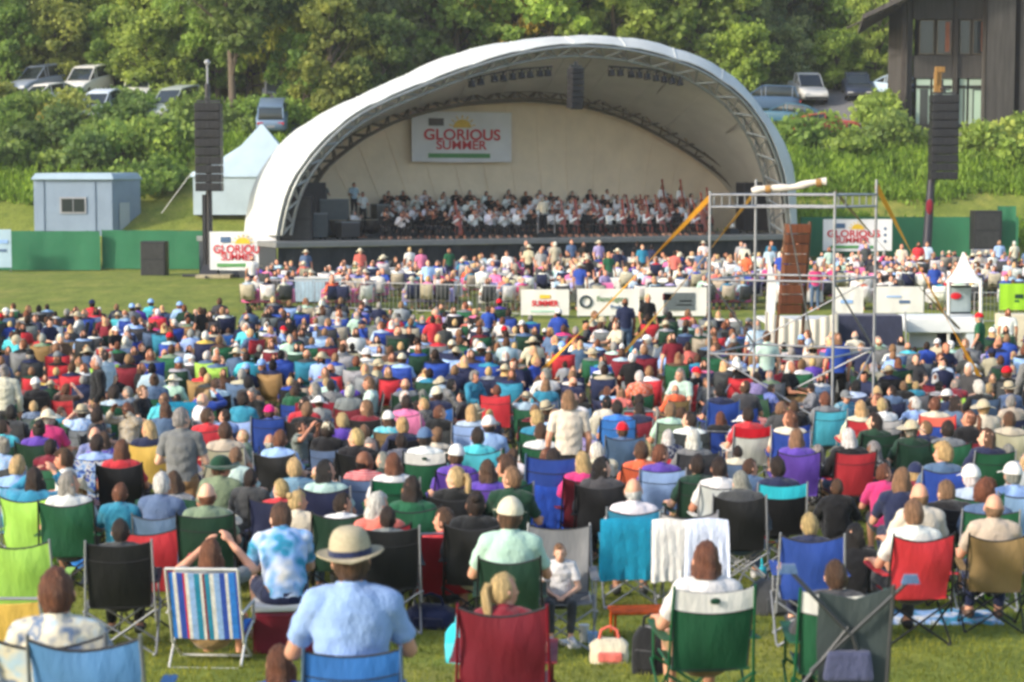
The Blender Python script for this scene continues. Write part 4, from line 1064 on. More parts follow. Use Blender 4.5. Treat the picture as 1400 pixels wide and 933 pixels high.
for a, b_ in ((640, 755), (832, 934)):
    pts = [PX(x, {640: 108, 755: 91, 832: 91, 934: 104}[x] , front_Y(x) - .55) for x in (a, b_)]
    tag(link('lighting_bar', MB().tube([pts[0], (pts[0] + pts[1]) / 2 + Vector((0, 0, .12)), pts[1]], .04).mesh('bar'), 'steel', None, 'dark grey'), f"thin lighting bar under the front arch, {'left' if a < 700 else 'right'} of the hanging speaker", 'lighting bar')
def line_array(label, p, n, w, d, hgt, rz, curve=.0, col=(.013, .013, .015), name='line_array_speaker'):
    """cabinets stacked downwards from p"""
    e = thing(name, label, 'loudspeaker', p, rz); y = 0; z = 0; ch = hgt / n
    for k in range(n):
        a = curve * k
        me = bevelled(MB().box((0, 0, 0), (w, d, ch * .95)), 'cabinet', .03); 
        link('cabinet', me, 'plastic', e, col, loc=(0, y, z - ch / 2), rot=(a, 0, 0)); y += -math.sin(a) * ch * 0 + curve * k * ch * .6; z -= ch
        g = MB()
        for q in range(5): g.box((-w * .36 + q * w * .18, 0, 0), (w * .14, .02, ch * .72))
        link('grille', g.mesh('g', False), 'plastic', e, (.018, .018, .02), loc=(0, y - d / 2 - .012 if True else 0, z + ch / 2))
    link('rigging_frame', MB().box((0, 0, .08), (w * .9, .12, .10)).box((0, 0, .2), (.12, .12, .2)).mesh('rig', False), 'steel', e, 'dark grey')
    return e
line_array('dark curved speaker array hanging from the middle of the shell arch', PX(787, 93, 87.5), 7, .62, .5, 1.85, ANG, .03)
# towers either side
def speaker_tower(label, px, ytop, ybot, Y, gy, wpx, rz=0, lamp=None, pole=.20, polelab='tower'):
    top = PX(px, ytop, Y); bot = PX(px, ybot, Y); g = zt(top.x, Y); 
    line_array(label, top, 10, wpx / (FPX / Y), .9, top.z - bot.z, rz, 0)
    return top, bot, g
t_, b_, g_ = speaker_tower('tall black speaker array on the mast left of the shell', 285, 141, 262, 87, 0, 35)
e = thing('speaker_mast', 'black telescopic speaker mast standing left of the shell on a pale pad', 'mast', (b_.x - .1, 87.75, g_))
mb = MB(); mb.tube([(0, 0, .1), (0, 0, t_.z + .9 - g_)], [.16, .13], 10); link('mast_pole', mb.mesh('pole'), 'metal', e, (.03, .03, .035))
mb = MB(); mb.box((-.22, 0, (b_.z - g_) * .5), (.16, .3, b_.z - g_ - .3)); mb.box((.30, 0, .4 + .6), (.12, .25, 2.0)); mb.box((0, 0, .35), (.9, .8, .5), top=.6); link('lift_carriage', mb.mesh('c', False), 'metal', e, (.03, .03, .035))
mb = MB(); mb.tube([(0, 0, t_.z + .2 - g_), (0, -.7, t_.z + .2 - g_)], .07); mb.tube([(0, 0, .1), (-1.3, .2, .08)], .06).tube([(0, 0, .1), (1.3, .2, .08)], .06).tube([(0, 0, .1), (0, -1.2, .08)], .06); link('outrigger', mb.mesh('o'), 'metal', e, (.03, .03, .035))
link('base_pad', bevelled(MB().box((.3, -.6, .09), (1.6, 1.0, .16)), 'pad', .03), 'wood', e, 'beige')
mb = MB(); mb.tube([(0, 0, 0), (0, 0, 1.25)], .045).ell((0, 0, 1.33), (.14, .12, .13)); link('beacon', mb.mesh('beacon'), 'plastic', e, 'silver', loc=(0, 0, t_.z + .55 - g_))
t_, b_, g_ = speaker_tower('tall dark speaker array on the leaning mast right of the shell', 1291, 130, 246, 90, 0, 36)
e = thing('speaker_mast', 'dark leaning speaker mast right of the shell behind the guest tables', 'mast', (t_.x, 90.8, g_))
dx = PX(1264, 340, 91).x - t_.x
mb = MB(); mb.tube([(dx, 0, .05), (dx * .65, 0, (t_.z - g_) * .5), (0, 0, t_.z + .75 - g_)], [.24, .19, .14], 10); link('mast_pole', mb.mesh('pole'), 'metal', e, (.035, .035, .05))
mb = MB(); mb.tube([(0, 0, t_.z + .3 - g_), (0, -.8, t_.z + .3 - g_)], .07).tube([(dx, 0, .2), (dx - 1.3, .3, .06)], .07).tube([(dx, 0, .2), (dx + 1.3, .3, .06)], .07); link('outrigger', mb.mesh('o'), 'metal', e, (.035, .035, .05))
mb = MB(); mb.box((-.05, 0, .5), (.3, .3, 1.0)).box((.02, -.1, 1.12), (.42, .3, .26)).box((-.15, -.15, .7), (.12, .2, .5)); link('head_block', mb.mesh('hb', False), 'wood', e, 'tan', loc=(-.1, 0, t_.z + .1 - g_))
mb = MB(); mb.ell((0, -.25, 0), (.18, .15, .38)); link('winch_cover', mb.mesh('wc'), 'cloth', e, 'maroon', loc=(dx * .8, 0, PX(1265, 283, 91).z - g_))
def sub(label, px, ytop, ybot, Y, w, h=None, col=(.02, .02, .022), d=1.0):
    b_ = PX(px, ybot, Y); t_ = PX(px, ytop, Y); e = thing('subwoofer_speaker', label, 'loudspeaker', (b_.x, Y, b_.z)); H_ = t_.z - b_.z; W_ = w / (FPX / Y)
    link('cabinet', bevelled(MB().box((0, 0, H_ / 2), (W_, d, H_)), 'cab', .04), 'plastic', e, col)
    g = MB()
    for k in range(2): g.box((0, -d / 2 - .012, H_ * (.27 + .46 * k)), (W_ * .86, .02, H_ * .4))
    link('grille', g.mesh('g', False), 'steel', e, (.05, .05, .05)); return e
sub('black speaker cabinet standing alone on the grass by the green fence', 212, 330, 379, 92, 34)
sub('black speaker stack at the left edge of the stage platform', 407, 268, 331, 86.6, 44, d=1.2)
sub('big black speaker stack at the right end of the green fence', 1347, 288, 342, 96, 38)
e = thing('equipment_case', 'white slab-sided case below the right speaker stack', 'case', PX(1344, 372, 92.5)); link('case_body', bevelled(MB().box((0, 0, .55), (1.05, .7, 1.1)), 'cb', .03), 'plastic', e, 'silver'); link('case_handle', MB().tube([(-.2, -.37, .8), (-.2, -.42, .8), (.2, -.42, .8), (.2, -.37, .8)], .015).mesh('h'), 'metal', e, 'dark grey')

# ------------------------------------------------------------------ orchestra
INST = {}
def violin_like(s):
    mb = MB(); rings = []
    prof = [(0, .0), (.02, .075), (.10, .10), (.17, .062), (.22, .058), (.28, .085), (.34, .07), (.36, .02)]
    for t, w in prof: rings.append([(w * math.cos(a) + 1e-4, .022 * math.sin(a) * (1 if w > .03 else .5), t) for a in [2 * math.pi * k / 14 for k in range(14)]])
    mb.loft(rings); mb.box((0, -.02, .46), (.024, .018, .24)); mb.ell((0, -.02, .60), (.018, .02, .03), 8, 6)
    me = fixn(mb.mesh('string_instrument')); me.transform(Matrix.Scale(s, 4)); return me
INST['violin'] = violin_like(1.0); INST['cello'] = violin_like(2.7); INST['bass'] = violin_like(3.3)
mb = MB(); mb.tube([(0, 0, 0), (0, 0, .95)], .012).box((0, -.02, 1.06), (.50, .02, .34)); 
for a in (0, 2.1, 4.2): mb.tube([(0, 0, .12), (.25 * math.cos(a), .25 * math.sin(a), .01)], .01)
INST['stand'] = mb.mesh('music_stand')
mb = MB(); mb.box((0, 0, .45), (.42, .42, .04)).box((0, -.20, .75), (.42, .03, .32))
for a in (-.18, .18):
    for b_ in (-.18, .18): mb.tube([(a, b_, 0), (a, b_, .44)], .012)
INST['chair'] = mb.mesh('orchestra_chair', False)
mus_n = [0]
def musician(u, v, z, face, inst, top='white', hc=None, pose='play'):
    p = UV(u, v, z); who = random.random() < .5
    g = 'orchestra musicians seated on the stage'
    lab = {'violin': 'musician in white shirt holding a violin, seated amid the orchestra on stage', 'cello': 'musician in white shirt behind an upright cello on the stage', 'bass': 'white-shirted musician standing with a tall double bass on stage', None: 'musician in white shirt seated amid the orchestra on stage'}[inst]
    if top != 'white': lab = lab.replace('white shirt', 'dark jacket').replace('white-shirted', 'dark-jacketed')
    P_ = get_pose(pose)
    e = make_person(lab, p.x, p.y, p.z, face, pose, random.uniform(.98, 1.1), random.choice('aabc'), hc or random.choice(['brown', 'dark brown', 'auburn', 'black', 'grey', 'dark brown']), random.choice(['short', 'short', 'long', 'bob']), None, 'white', 'jacket', (.86, .85, .83) if top == 'white' else top, 'cloth', 'trousers', 'black', cat='musician', group=g, name='musician', detail=False)
    if pose == 'play':
        c = link('orchestra_chair', INST['chair'], 'plastic', None, 'dark grey', loc=p, rot=face); tag(c, 'dark chair under a seated orchestra musician on the stage', 'chair', 'orchestra chairs on the stage')
    if inst:
        m4 = Matrix.Translation(p) @ Matrix.Rotation(face, 4, 'Z')
        if inst == 'violin': m4 = m4 @ Matrix.Translation((-.08, .13, .97)) @ Matrix.Rotation(R(-75), 4, 'X') @ Matrix.Rotation(R(20), 4, 'Y')
        elif inst == 'cello': m4 = m4 @ Matrix.Translation((.0, .34, .14)) @ Matrix.Rotation(R(15), 4, 'X') @ Matrix.Rotation(R(random.uniform(-8, 8)), 4, 'Y') @ Matrix.Rotation(math.pi, 4, 'Z')
        else: m4 = m4 @ Matrix.Translation((.1, .36, .08)) @ Matrix.Rotation(R(10), 4, 'X') @ Matrix.Rotation(math.pi, 4, 'Z')
        nm = {'violin': 'violin', 'cello': 'cello', 'bass': 'double_bass'}[inst]
        o = link(nm, INST[inst], 'varnish', None, jit((.36, .055, .018), .25), mtx=m4); tag(o, f"red-brown {nm.replace('_', ' ')} played by a musician on the stage", nm.replace('_', ' '), f"{nm.replace('_', ' ')}s in the orchestra")
    mus_n[0] += 1
random.seed(5)
uc = 0
def u_at(px, v):
    lo, hi = -2., WD + 2
    for _ in range(40):
        m_ = (lo + hi) / 2
        if toPX(UV(m_, v, 3))[0] < px: lo = m_
        else: hi = m_
    return lo
for r_, v in enumerate((.9, 2.1, 3.85, 5.2, 6.55, 7.9)):
    z = DZ + (0 if r_ < 2 else .22 * (r_ - 1)); n = (22, 23, 23, 22, 22, 20)[r_]
    for k in range(n):
        px = 524 + (960 - 524) * (k + .5 * (r_ % 2)) / (n - .5) + random.uniform(-8, 8); v += random.uniform(-.12, .12)
        if r_ < 2 and abs(px - 742) < 12: continue
        u = u_at(px, v); f = math.pi + ANG + math.radians((742 - px) * -.12) + random.uniform(-.2, .2)
        inst = None
        if r_ == 0 and min(abs(px - q) for q in (620, 775, 850, 880, 902, 945)) < 11: musician(u, v, z, f, 'cello', 'white'); continue
        if px > 760 and r_ < 3 and random.random() < .42: inst = 'cello'
        elif px < 600 and r_ == 1 and random.random() < .3: inst = 'cello'
        elif px < 760 and r_ < 4 and random.random() < .8: inst = 'violin'
        elif r_ < 3 and random.random() < .4: inst = 'violin'
        musician(u, v, z, f, inst, 'white' if random.random() < .60 else 'black')
for px, v in ((905, 6.0), (930, 5.0), (958, 1.6), (966, 3.4)): musician(u_at(px, v), v, DZ + (.66 if v > 4 else .004 if v < 2 else .24), math.pi + ANG + .3, 'bass', 'white', pose='carry')
musician(u_at(539 - 55, 3.2), 3.2, DZ, math.pi + ANG + .6, None, 'white')
# conductor and stage hands
p = UV(u_at(742, .3), .3, DZ); e = thing('conductor_podium', 'small black podium under the conductor at the stage front', 'podium', p, ANG); link('podium_top', bevelled(MB().box((0, 0, .1), (1.0, .8, .2)), 'pod', .02), 'plastic', e, 'black'); link('podium_rail', MB().tube([(-.45, -.36, .2), (-.45, -.36, 1.1), (.45, -.36, 1.1), (.45, -.36, .2)], .02).mesh('r'), 'metal', e, 'silver')
make_person('conductor in cream jacket standing on the podium before the orchestra', p.x, p.y, p.z + .21, ANG, 'carry', 1.0, 'a', 'grey', 'short', None, 'white', 'jacket', 'cream', 'cloth', 'trousers', 'black', cat='conductor', group=None, name='person')
for px, v, lab, c in ((443, 7.5, 'stagehand in grey shirt standing behind the mixing gear on stage left', 'grey'), (484, 5.5, 'percussionist in pale shirt standing behind the timpani on stage', 'pale blue'), (496, 4.6, 'percussionist in white shirt standing close behind the drums on stage', 'white')):
    q = UV(u_at(px, v), v, DZ + .9 if v > 5 else DZ + .45); make_person(lab, q.x, q.y, q.z, math.pi + ANG, 'carry', 1.0, 'b', 'dark brown', 'short', None, 'white', 'shirt', c, 'cloth', 'trousers', 'black', cat='musician', name='musician', group=None)
    tag(link('riser_block', bevelled(MB().box((0, 0, -(q.z - DZ) / 2), (1.6, 1.2, q.z - DZ - .004)), 'rb', .02), 'plastic', None, (.06, .06, .06), loc=q, rot=ANG), 'dark riser block under the ' + lab.split(' in ')[0] + ' in ' + c, 'riser')
# timpani, flight cases and the piano at stage left
for px, v in ((462, 3.2), (486, 3.0), (508, 3.3)):
    q = UV(u_at(px, v), v, DZ); e = thing('kettledrum', 'dark kettledrum on a stand among the gear at the left of the stage', 'kettledrum', q, ANG, 'kettledrums on the stage')
    mb = MB(); mb.loft([[(r_ * math.cos(a), r_ * math.sin(a), z) for a in [2 * math.pi * k / 20 for k in range(20)]] for r_, z in ((.10, .22), (.28, .30), (.38, .48), (.41, .72), (.41, .84))]); link('bowl', mb.mesh('bowl'), 'metal', e, (.07, .06, .05))
    link('drum_head', MB().tube([(0, 0, .842), (0, 0, .865)], .405, 20).mesh('dh', False), 'plastic', e, 'beige')
    mb = MB(); [mb.tube([(.35 * math.cos(a), .35 * math.sin(a), .0), (.38 * math.cos(a), .38 * math.sin(a), .7)], .018) for a in (0, 2.1, 4.2)]; link('stand', mb.mesh('ds'), 'metal', e, 'dark grey')
for px, v, w, h, lab, c in ((430, 1.6, 1.0, 1.15, 'dark flight case with pale lid beside the speaker stack on stage', (.05, .06, .06)), (453, 4.9, 1.5, 1.75, 'tall dark grey equipment rack behind the kettledrums', (.09, .10, .10)), (475, 1.4, .9, .75, 'low black road case near the stage front, before the kettledrums', (.03, .03, .03)), (520, 4.8, .7, 1.5, 'upright dark cabinet between kettledrums and violins', (.08, .08, .07)), (1040, 2.5, 2.6, 2.6, 'large black curtained monitor booth at the right end of the stage', (.015, .015, .018)), (415, 5.0, 2.0, 2.6, 'large black curtained wing at the left end of the stage', (.015, .015, .018))):
    q = UV(u_at(px, v), v, DZ); e = thing('equipment_rack' if 'rack' in lab else ('curtained_booth' if 'curtained' in lab else 'flight_case'), lab, 'equipment', q, ANG)
    link('case_body', bevelled(MB().box((0, 0, h / 2 + .06), (w, .8, h - .1)), 'fc', .03), 'plastic', e, c); mb = MB(); [mb.ell((a * w * .4, b_ * .3, .05), (.05, .05, .05), 8, 6) for a in (-1, 1) for b_ in (-1, 1)]; link('caster', mb.mesh('cs'), 'plastic', e, 'black')
    if h < 2: link('case_lid', bevelled(MB().box((0, 0, h + .04), (w * 1.02, .82, .07)), 'cl', .02), 'plastic', e, 'grey')
q = UV(u_at(912, 8.5), 8.5, DZ + .88); e = thing('monitor_speaker_stand', 'dark rounded loudspeaker raised on a pole behind the cellos', 'loudspeaker', q, ANG)
link('pole', MB().tube([(0, 0, 0), (0, 0, 1.0)], .05).mesh('p'), 'metal', e, 'black'); mb = MB(); mb.box((0, 0, 1.35), (.75, .5, .8), top=.8).ell((-.12, 0, 1.85), (.28, .25, .34)); link('cabinet', mb.mesh('cab'), 'plastic', e, (.05, .05, .035)); mb = MB(); mb.ell((0, -.26, 1.5), (.13, .04, .13)); link('cone', mb.mesh('cn'), 'plastic', e, 'tan')
q = UV(u_at(1001, 1.0), 1.0, DZ)
e = thing('monitor_wedge', 'pale round lamp on a low black box at stage right', 'lamp', q, ANG); link('wedge_box', MB().box((0, 0, .15), (.6, .5, .3), top=.8).mesh('w', False), 'plastic', e, 'black'); mb = MB(); mb.ell((0, 0, .42), (.14, .14, .13)); link('lamp_head', mb.mesh('lh'), 'plastic', e, 'white')
print('musicians', mus_n[0])
# ------------------------------------------------------------------ fences, signs, scaffold, booths
def fence_run(label, x0, x1, Y, h, zfun, name='mesh_fence', tilt=0):
    e = thing(name, label, 'fence', (x0, Y, 0)); L = x1 - x0; n = max(2, int(L / 1.2)); g = []
    for i in range(n * 3 + 1):
        u = i / (n * 3); x = L * u; z0 = zfun(x0 + x, Y); w_ = .06 * math.sin(i * 1.7) + .04 * math.sin(i * .61)
        g.append([(x, w_ * (1 - abs(2 * t - 1)), z0 + .05 + (h - .05 - .05 * (i % 6 == 3)) * t) for t in (0, .33, .66, 1)])
    link('windscreen_mesh', fixn(MB().sheet(g, .015).mesh('mesh')), 'canvas', e, (.035, .17, .085))
    for k in range(int(L / 3) + 1):
        x = min(L, k * 3.0); z0 = zfun(x0 + x, Y); link('post', MB().tube([(x, .09, z0 - .1), (x, .09, z0 + h + .03)], .035).mesh('post'), 'metal', e, (.03, .10, .06))
    link('top_rail', MB().tube([(x, .06, zfun(x0 + x, Y) + h - .02) for x in [L * i / 10 for i in range(11)]], .02).mesh('rail'), 'metal', e, (.03, .10, .06)); return e
xa = PX(-40, 340, 98).x
fence_run('long green mesh fence left of the stage below the pale blue cabin', xa, PX(137, 340, 98).x, 98, 2.06, zt)
fence_run('darker green mesh fence panel between the cabin and the left speaker mast', PX(139, 340, 98.3).x, PX(280, 340, 98.3).x, 98.4, 2.04, zt)
fz = lambda x, y: PX(700 + x / y * FPX, 352, y).z
fence_run('green mesh fence right of the stage behind the guest tables', PX(1095, 340, 101.5).x, PX(1392, 340, 101.5).x, 101.5, 2.15, fz)
fz2 = lambda x, y: PX(700 + x / y * FPX, 344, y).z
fence_run('short pale green fence panel at the far right end behind the speaker stack', PX(1364, 340, 97).x, PX(1388, 340, 97).x, 97, 2.3, fz2)
a = PX(287, 369, 85.5); festival_banner('white festival banner with red lettering on the fence left of the shell', a, PX(378, 369, 85.5).x - a.x, PX(287, 317, 85.5).z - a.z, 0, dim=.95)
a = PX(1125, 343, 98.5); festival_banner('white festival banner with red lettering on the fence right of the shell', a, PX(1219, 343, 98.5).x - a.x, PX(1125, 300, 98.5).z - a.z, 0, dim=.95)
for k, lab in ((287, 'left'), (1125, 'right')): pass
def sign(label, x0, x1, y0, y1, Y, col='white', items=(), name='sponsor_sign', legs=True):
    a = PX(x0, y1, Y); w = PX(x1, y1, Y).x - a.x; h = PX(x0, y0, Y).z - a.z
    e = thing(name, label, 'sign', a, 0); g = [[(w * i / 8, .015 * math.sin(i * 1.9), h * t) for t in (0, .5, 1)] for i in range(9)]
    link('sign_sheet', fixn(MB().sheet(g, .012).mesh('sh')), 'canvas', e, lin(PAL[col]))
    gz = zt(a.x, Y) - a.z
    if legs:
        for x in (.03 * w, .97 * w): link('post', MB().tube([(x, .06, gz - .05), (x, .06, h + .03)], .022).mesh('p'), 'metal', e, 'grey')
    for it in items:
        k = it[0]
        if k == 't': text_obj(it[1], it[4] * h, it[5], e, (it[2] * w, -.035, it[3] * h), bold=.01 * h, squash=it[6] if len(it) > 6 else 1)
        if k == 'b': link('logo_block', bevelled(MB().box((it[1] * w, -.03, it[2] * h), (it[3] * w, .012, it[4] * h)), 'lb', .003), 'plastic', e, it[5])
        if k == 'r':
            mb = MB(); mb.tube([(it[1] * w + it[3] * h * math.cos(a_), -.03, it[2] * h + it[3] * h * math.sin(a_)) for a_ in [2 * math.pi * q / 20 for q in range(21)]], it[4] * h, 6, cap=False); link('ring_logo', mb.mesh('rl'), 'plastic', e, it[5])
    return e
sign('white sponsor sign with red word and yellow sun, left of the yellow strap', 712, 778, 396, 431, 66.5, items=[('t', 'SUMMER', .5, .45, .3, 'red', .9), ('b', .5, .72, .22, .14, 'yellow'), ('b', .5, .15, .6, .08, 'mint')])
sign('white sponsor sign with dark ring logo and green lettering behind the yellow strap', 789, 874, 395, 432, 66.5, items=[('r', .14, .52, .2, .045, (.03, .05, .06)), ('t', 'Farmington', .56, .62, .26, 'sage green', .95), ('t', 'Bank', .62, .32, .2, 'slate blue', 1)])
sign('white sponsor sign with dark grey box logo beside the scaffold tower', 881, 966, 393, 432, 66.5, items=[('b', .56, .5, .5, .62, (.09, .11, .12)), ('b', .36, .66, .14, .22, 'maroon'), ('b', .66, .52, .2, .06, 'silver'), ('b', .64, .38, .26, .05, 'grey')])
sign('bright lime green sign on the rail at the far right', 1366, 1404, 388, 424, 62, 'lime green', items=[('b', .7, .52, .3, .16, 'dark green'), ('b', .62, .34, .16, .07, 'green')])
sign('white blue-striped sign on the green fence at the far left edge', -30, 16, 314, 366, 96.5, 'pale blue', items=[('b', .6, .68, .6, .1, 'light blue'), ('b', .6, .45, .5, .07, 'slate blue')])
sign('long white sign board behind the scaffold tower at the guest area edge', 1138, 1180, 393, 432, 63, 'white', items=[('b', .45, .5, .4, .12, 'light blue')])
sign('long white banner on the guest rail left of the gabled booth', 1194, 1262, 392, 428, 63, 'white', items=[('b', .62, .42, .22, .12, 'slate blue'), ('b', .4, .62, .3, .06, 'light blue')])
# pale barrier along the guests
def barrier(x0, y0, x1, y1, Y0, Y1, lab):
    a, b_ = PX(x0, y0, Y0), PX(x1, y1, Y1); a.z = zt(a.x, a.y); b_.z = zt(b_.x, b_.y); L = (b_ - a).length; rz = math.atan2(b_.y - a.y, b_.x - a.x); n = max(1, round(L / 2.2))
    for k in range(n):
        p = a.lerp(b_, (k + .02) / n); w = L / n * .96; e = thing('crowd_barrier', lab, 'barrier', p, rz, lab)
        mb = MB(); mb.tube([(0, 0, .1), (0, 0, 1.06), (w, 0, 1.06), (w, 0, .1), (0, 0, .1)], .02); link('frame', mb.mesh('bf'), 'steel', e, 'silver')
        mb = MB(); [mb.tube([(w * q / 12, 0, .12), (w * q / 12, 0, 1.05)], .007, 5) for q in range(1, 12)]; link('bars', mb.mesh('bb'), 'steel', e, 'silver')
        link('foot', MB().box((.15, 0, .02), (.06, .6, .03)).box((w - .15, 0, .02), (.06, .6, .03)).mesh('ft', False), 'steel', e, 'grey')
barrier(362, 400, 712, 400, 71, 67.2, 'pale steel crowd barrier along the near edge of the guest tables')
barrier(1262, 400, 1400, 400, 64, 64, 'steel crowd barrier at the right behind the gabled booth')
for k, (x0, x1, Y) in enumerate(((404, 470, 73),)):
    a = PX(x0, 400, Y); a.z = zt(a.x, Y); L = PX(x1, 400, Y).x - a.x
    e = thing('serving_counter', ['long white serving counter at the left corner of the guest area', 'long white serving counter behind the barrier in front of the shell'][k], 'counter', a); link('counter_top', bevelled(MB().box((L / 2, 0, 1.0), (L, .8, .05)), 'ct', .01), 'plastic', e, 'white'); mb = MB(); mb.sheet([[(L * i / 30, -.36 + .02 * (i % 2), z) for z in (.1, .97)] for i in range(31)], .01); link('counter_skirt', mb.mesh('ck'), 'cloth', e, 'pale blue')
# scaffold tower
PO = {'fl': PX(968, 604, 34.6), 'fr': PX(1137, 604, 33.8), 'bl': PX(1030, 590, 36.6), 'br': PX(1193, 590, 35.6)}
for k in PO: PO[k].z = zt(PO[k].x, PO[k].y)
TOP = {k: PX({'fl': 968, 'fr': 1137, 'bl': 1030, 'br': 1193}[k], {'fl': 262, 'fr': 262, 'bl': 248, 'br': 243}[k], PO[k].y) for k in PO}
sc = thing('scaffold_tower', 'tall bare galvanised scaffold tower standing in the crowd, strapped with yellow guys', 'scaffold', PO['fl'])
o_ = PO['fl']
def W(k, z): 
    p = PO[k].copy(); p.z = z; return p - o_
tz = TOP['fl'].z
for k in PO: 
    link('upright', MB().tube([W(k, PO[k].z), W(k, (tz if k[0] == 'f' else tz + .22))], .026, 10).mesh('up'), 'steel', sc, 'silver'); link('base_plate', MB().box(tuple(W(k, PO[k].z + .015)), (.16, .16, .02)).tube([W(k, PO[k].z + .02), W(k, PO[k].z + .25)], .034).mesh('bp', False), 'steel', sc, 'grey')
def led(a, b_, z, r=.021, z2=None): return MB().tube([W(a, z), W(b_, z if z2 is None else z2)], r, 8).mesh('ledger')
zs = [PO['fl'].z + .22, PO['fl'].z + 1.5, PO['fl'].z + 2.85, tz - .06]
for z in zs:
    for a, b_ in (('fl', 'fr'), ('bl', 'br'), ('fl', 'bl'), ('fr', 'br')):
        link('ledger', led(a, b_, z), 'steel', sc, 'silver')
for a, b_ in (('fl', 'fr'), ('bl', 'br'), ('fl', 'bl'), ('fr', 'br')): link('ledger', led(a, b_, tz - .28), 'steel', sc, 'silver')
link('diagonal_brace', led('fl', 'fr', zs[1] + .05, .018, zs[0] + .02), 'steel', sc, 'silver'); link('diagonal_brace', led('bl', 'br', zs[0] + .02, .018, zs[1]), 'steel', sc, 'silver'); link('diagonal_brace', led('fr', 'br', zs[2], .018, zs[1]), 'steel', sc, 'silver')
link('diagonal_brace', led('fl', 'bl', zs[2], .018, zs[1]), 'steel', sc, 'silver')
for a, b_ in (('fl', 'bl'), ('fr', 'br')):
    mb = MB(); n = 6
    for i in range(n): p = W(a, tz - .06).lerp(W(b_, tz - .06), (i + .5) / n); q = W(a, tz - .28).lerp(W(b_, tz - .28), (i + .5) / n); mb.tube([p, q], .014, 6)
    link('top_rungs', mb.mesh('rg'), 'steel', sc, 'silver')
for a, b_, z0, z1 in (('bl', 'br', 1, 2), ('fl', 'bl', 0, 1), ('fr', 'br', 0, 1)): link('diagonal_brace', led(a, b_, zs[z0] + .05, .016, zs[z1]), 'steel', sc, 'silver')
link('hanging_pole', MB().tube([W('fl', tz - .3).lerp(W('fr', tz - .3), .62), W('bl', zs[1]).lerp(W('br', zs[1]), .5)], .014, 6).mesh('hp'), 'steel', sc, 'silver')
# strapped up white beam across the top left half
pA, pB = PX(1028, 262, 35.6), PX(1130, 249, 35.3)
e = thing('rolled_awning', 'pale rolled awning tied across the top middle of the scaffold', 'awning', pA); d = pB - pA
mb = MB(); mb.tube([d * t + Vector((0, 0, .02 * math.sin(t * 9))) for t in [i / 12 for i in range(13)]], [.065 + .012 * math.sin(i * 1.7) for i in range(13)], 12); link('canvas_roll', mb.mesh('roll'), 'canvas', e, (.6, .56, .5))
for t in (.22, .90): q = d * t; link('tie', MB().tube([q - d.normalized() * .05, q + d.normalized() * .05], .08, 12).mesh('tie'), 'cloth', e, 'tan')
def strap(label, p, q, w=.05, col='yellow', kind='guy strap', n=24, sag=.06):
    p, q = Vector(p), Vector(q); mb = MB(); dd = (q - p).normalized(); side = dd.cross(Vector((0, 1, 0))).normalized(); g = []
    for i in range(n + 1):
        t = i / n; c = p.lerp(q, t) - Vector((0, 0, sag * math.sin(math.pi * t))); a = t * 7; s_ = side * math.cos(a) * w / 2 + Vector((0, 1, 0)) * math.sin(a) * w / 2 * .5 + side * w * .25
        g.append([c - s_, c + s_])
    o = link('ratchet_strap' if w > .02 else 'guy_rope', MB().sheet(g, .006).mesh('strap'), 'sling', None, col); return tag(o, label, kind)
gp = lambda px, py, Y: PX(px, py, Y)
def ground_at(px, Y): x = (px - 700) / FPX * Y; return Vector((x, Y, zt(x, Y)))
ST = lin((222, 160, 50))
strap('yellow strap running from the scaffold down to the left, the nearer of two', PO['fl'] + Vector((0, 0, tz - PO['fl'].z - .1)), PX(690, 556, 39.5), .062, ST)
strap('thinner yellow strap running left behind the nearer one from the scaffold back post', W('bl', tz) + o_, PX(845, 492, 44), .045, lin((190, 150, 70)))
strap('yellow strap running from the scaffold down to the right', W('br', tz + .1) + o_, PX(1364, 560, 38), .062, ST)
strap('dull strap running right from the scaffold front post behind the gabled booth', W('fr', tz) + o_, PX(1312, 450, 44), .04, lin((150, 130, 90)))
strap('thin pale guy rope slanting down right of the scaffold', PX(1290, 425, 37), PX(1385, 552, 37), .018, 'silver', 'guy rope')
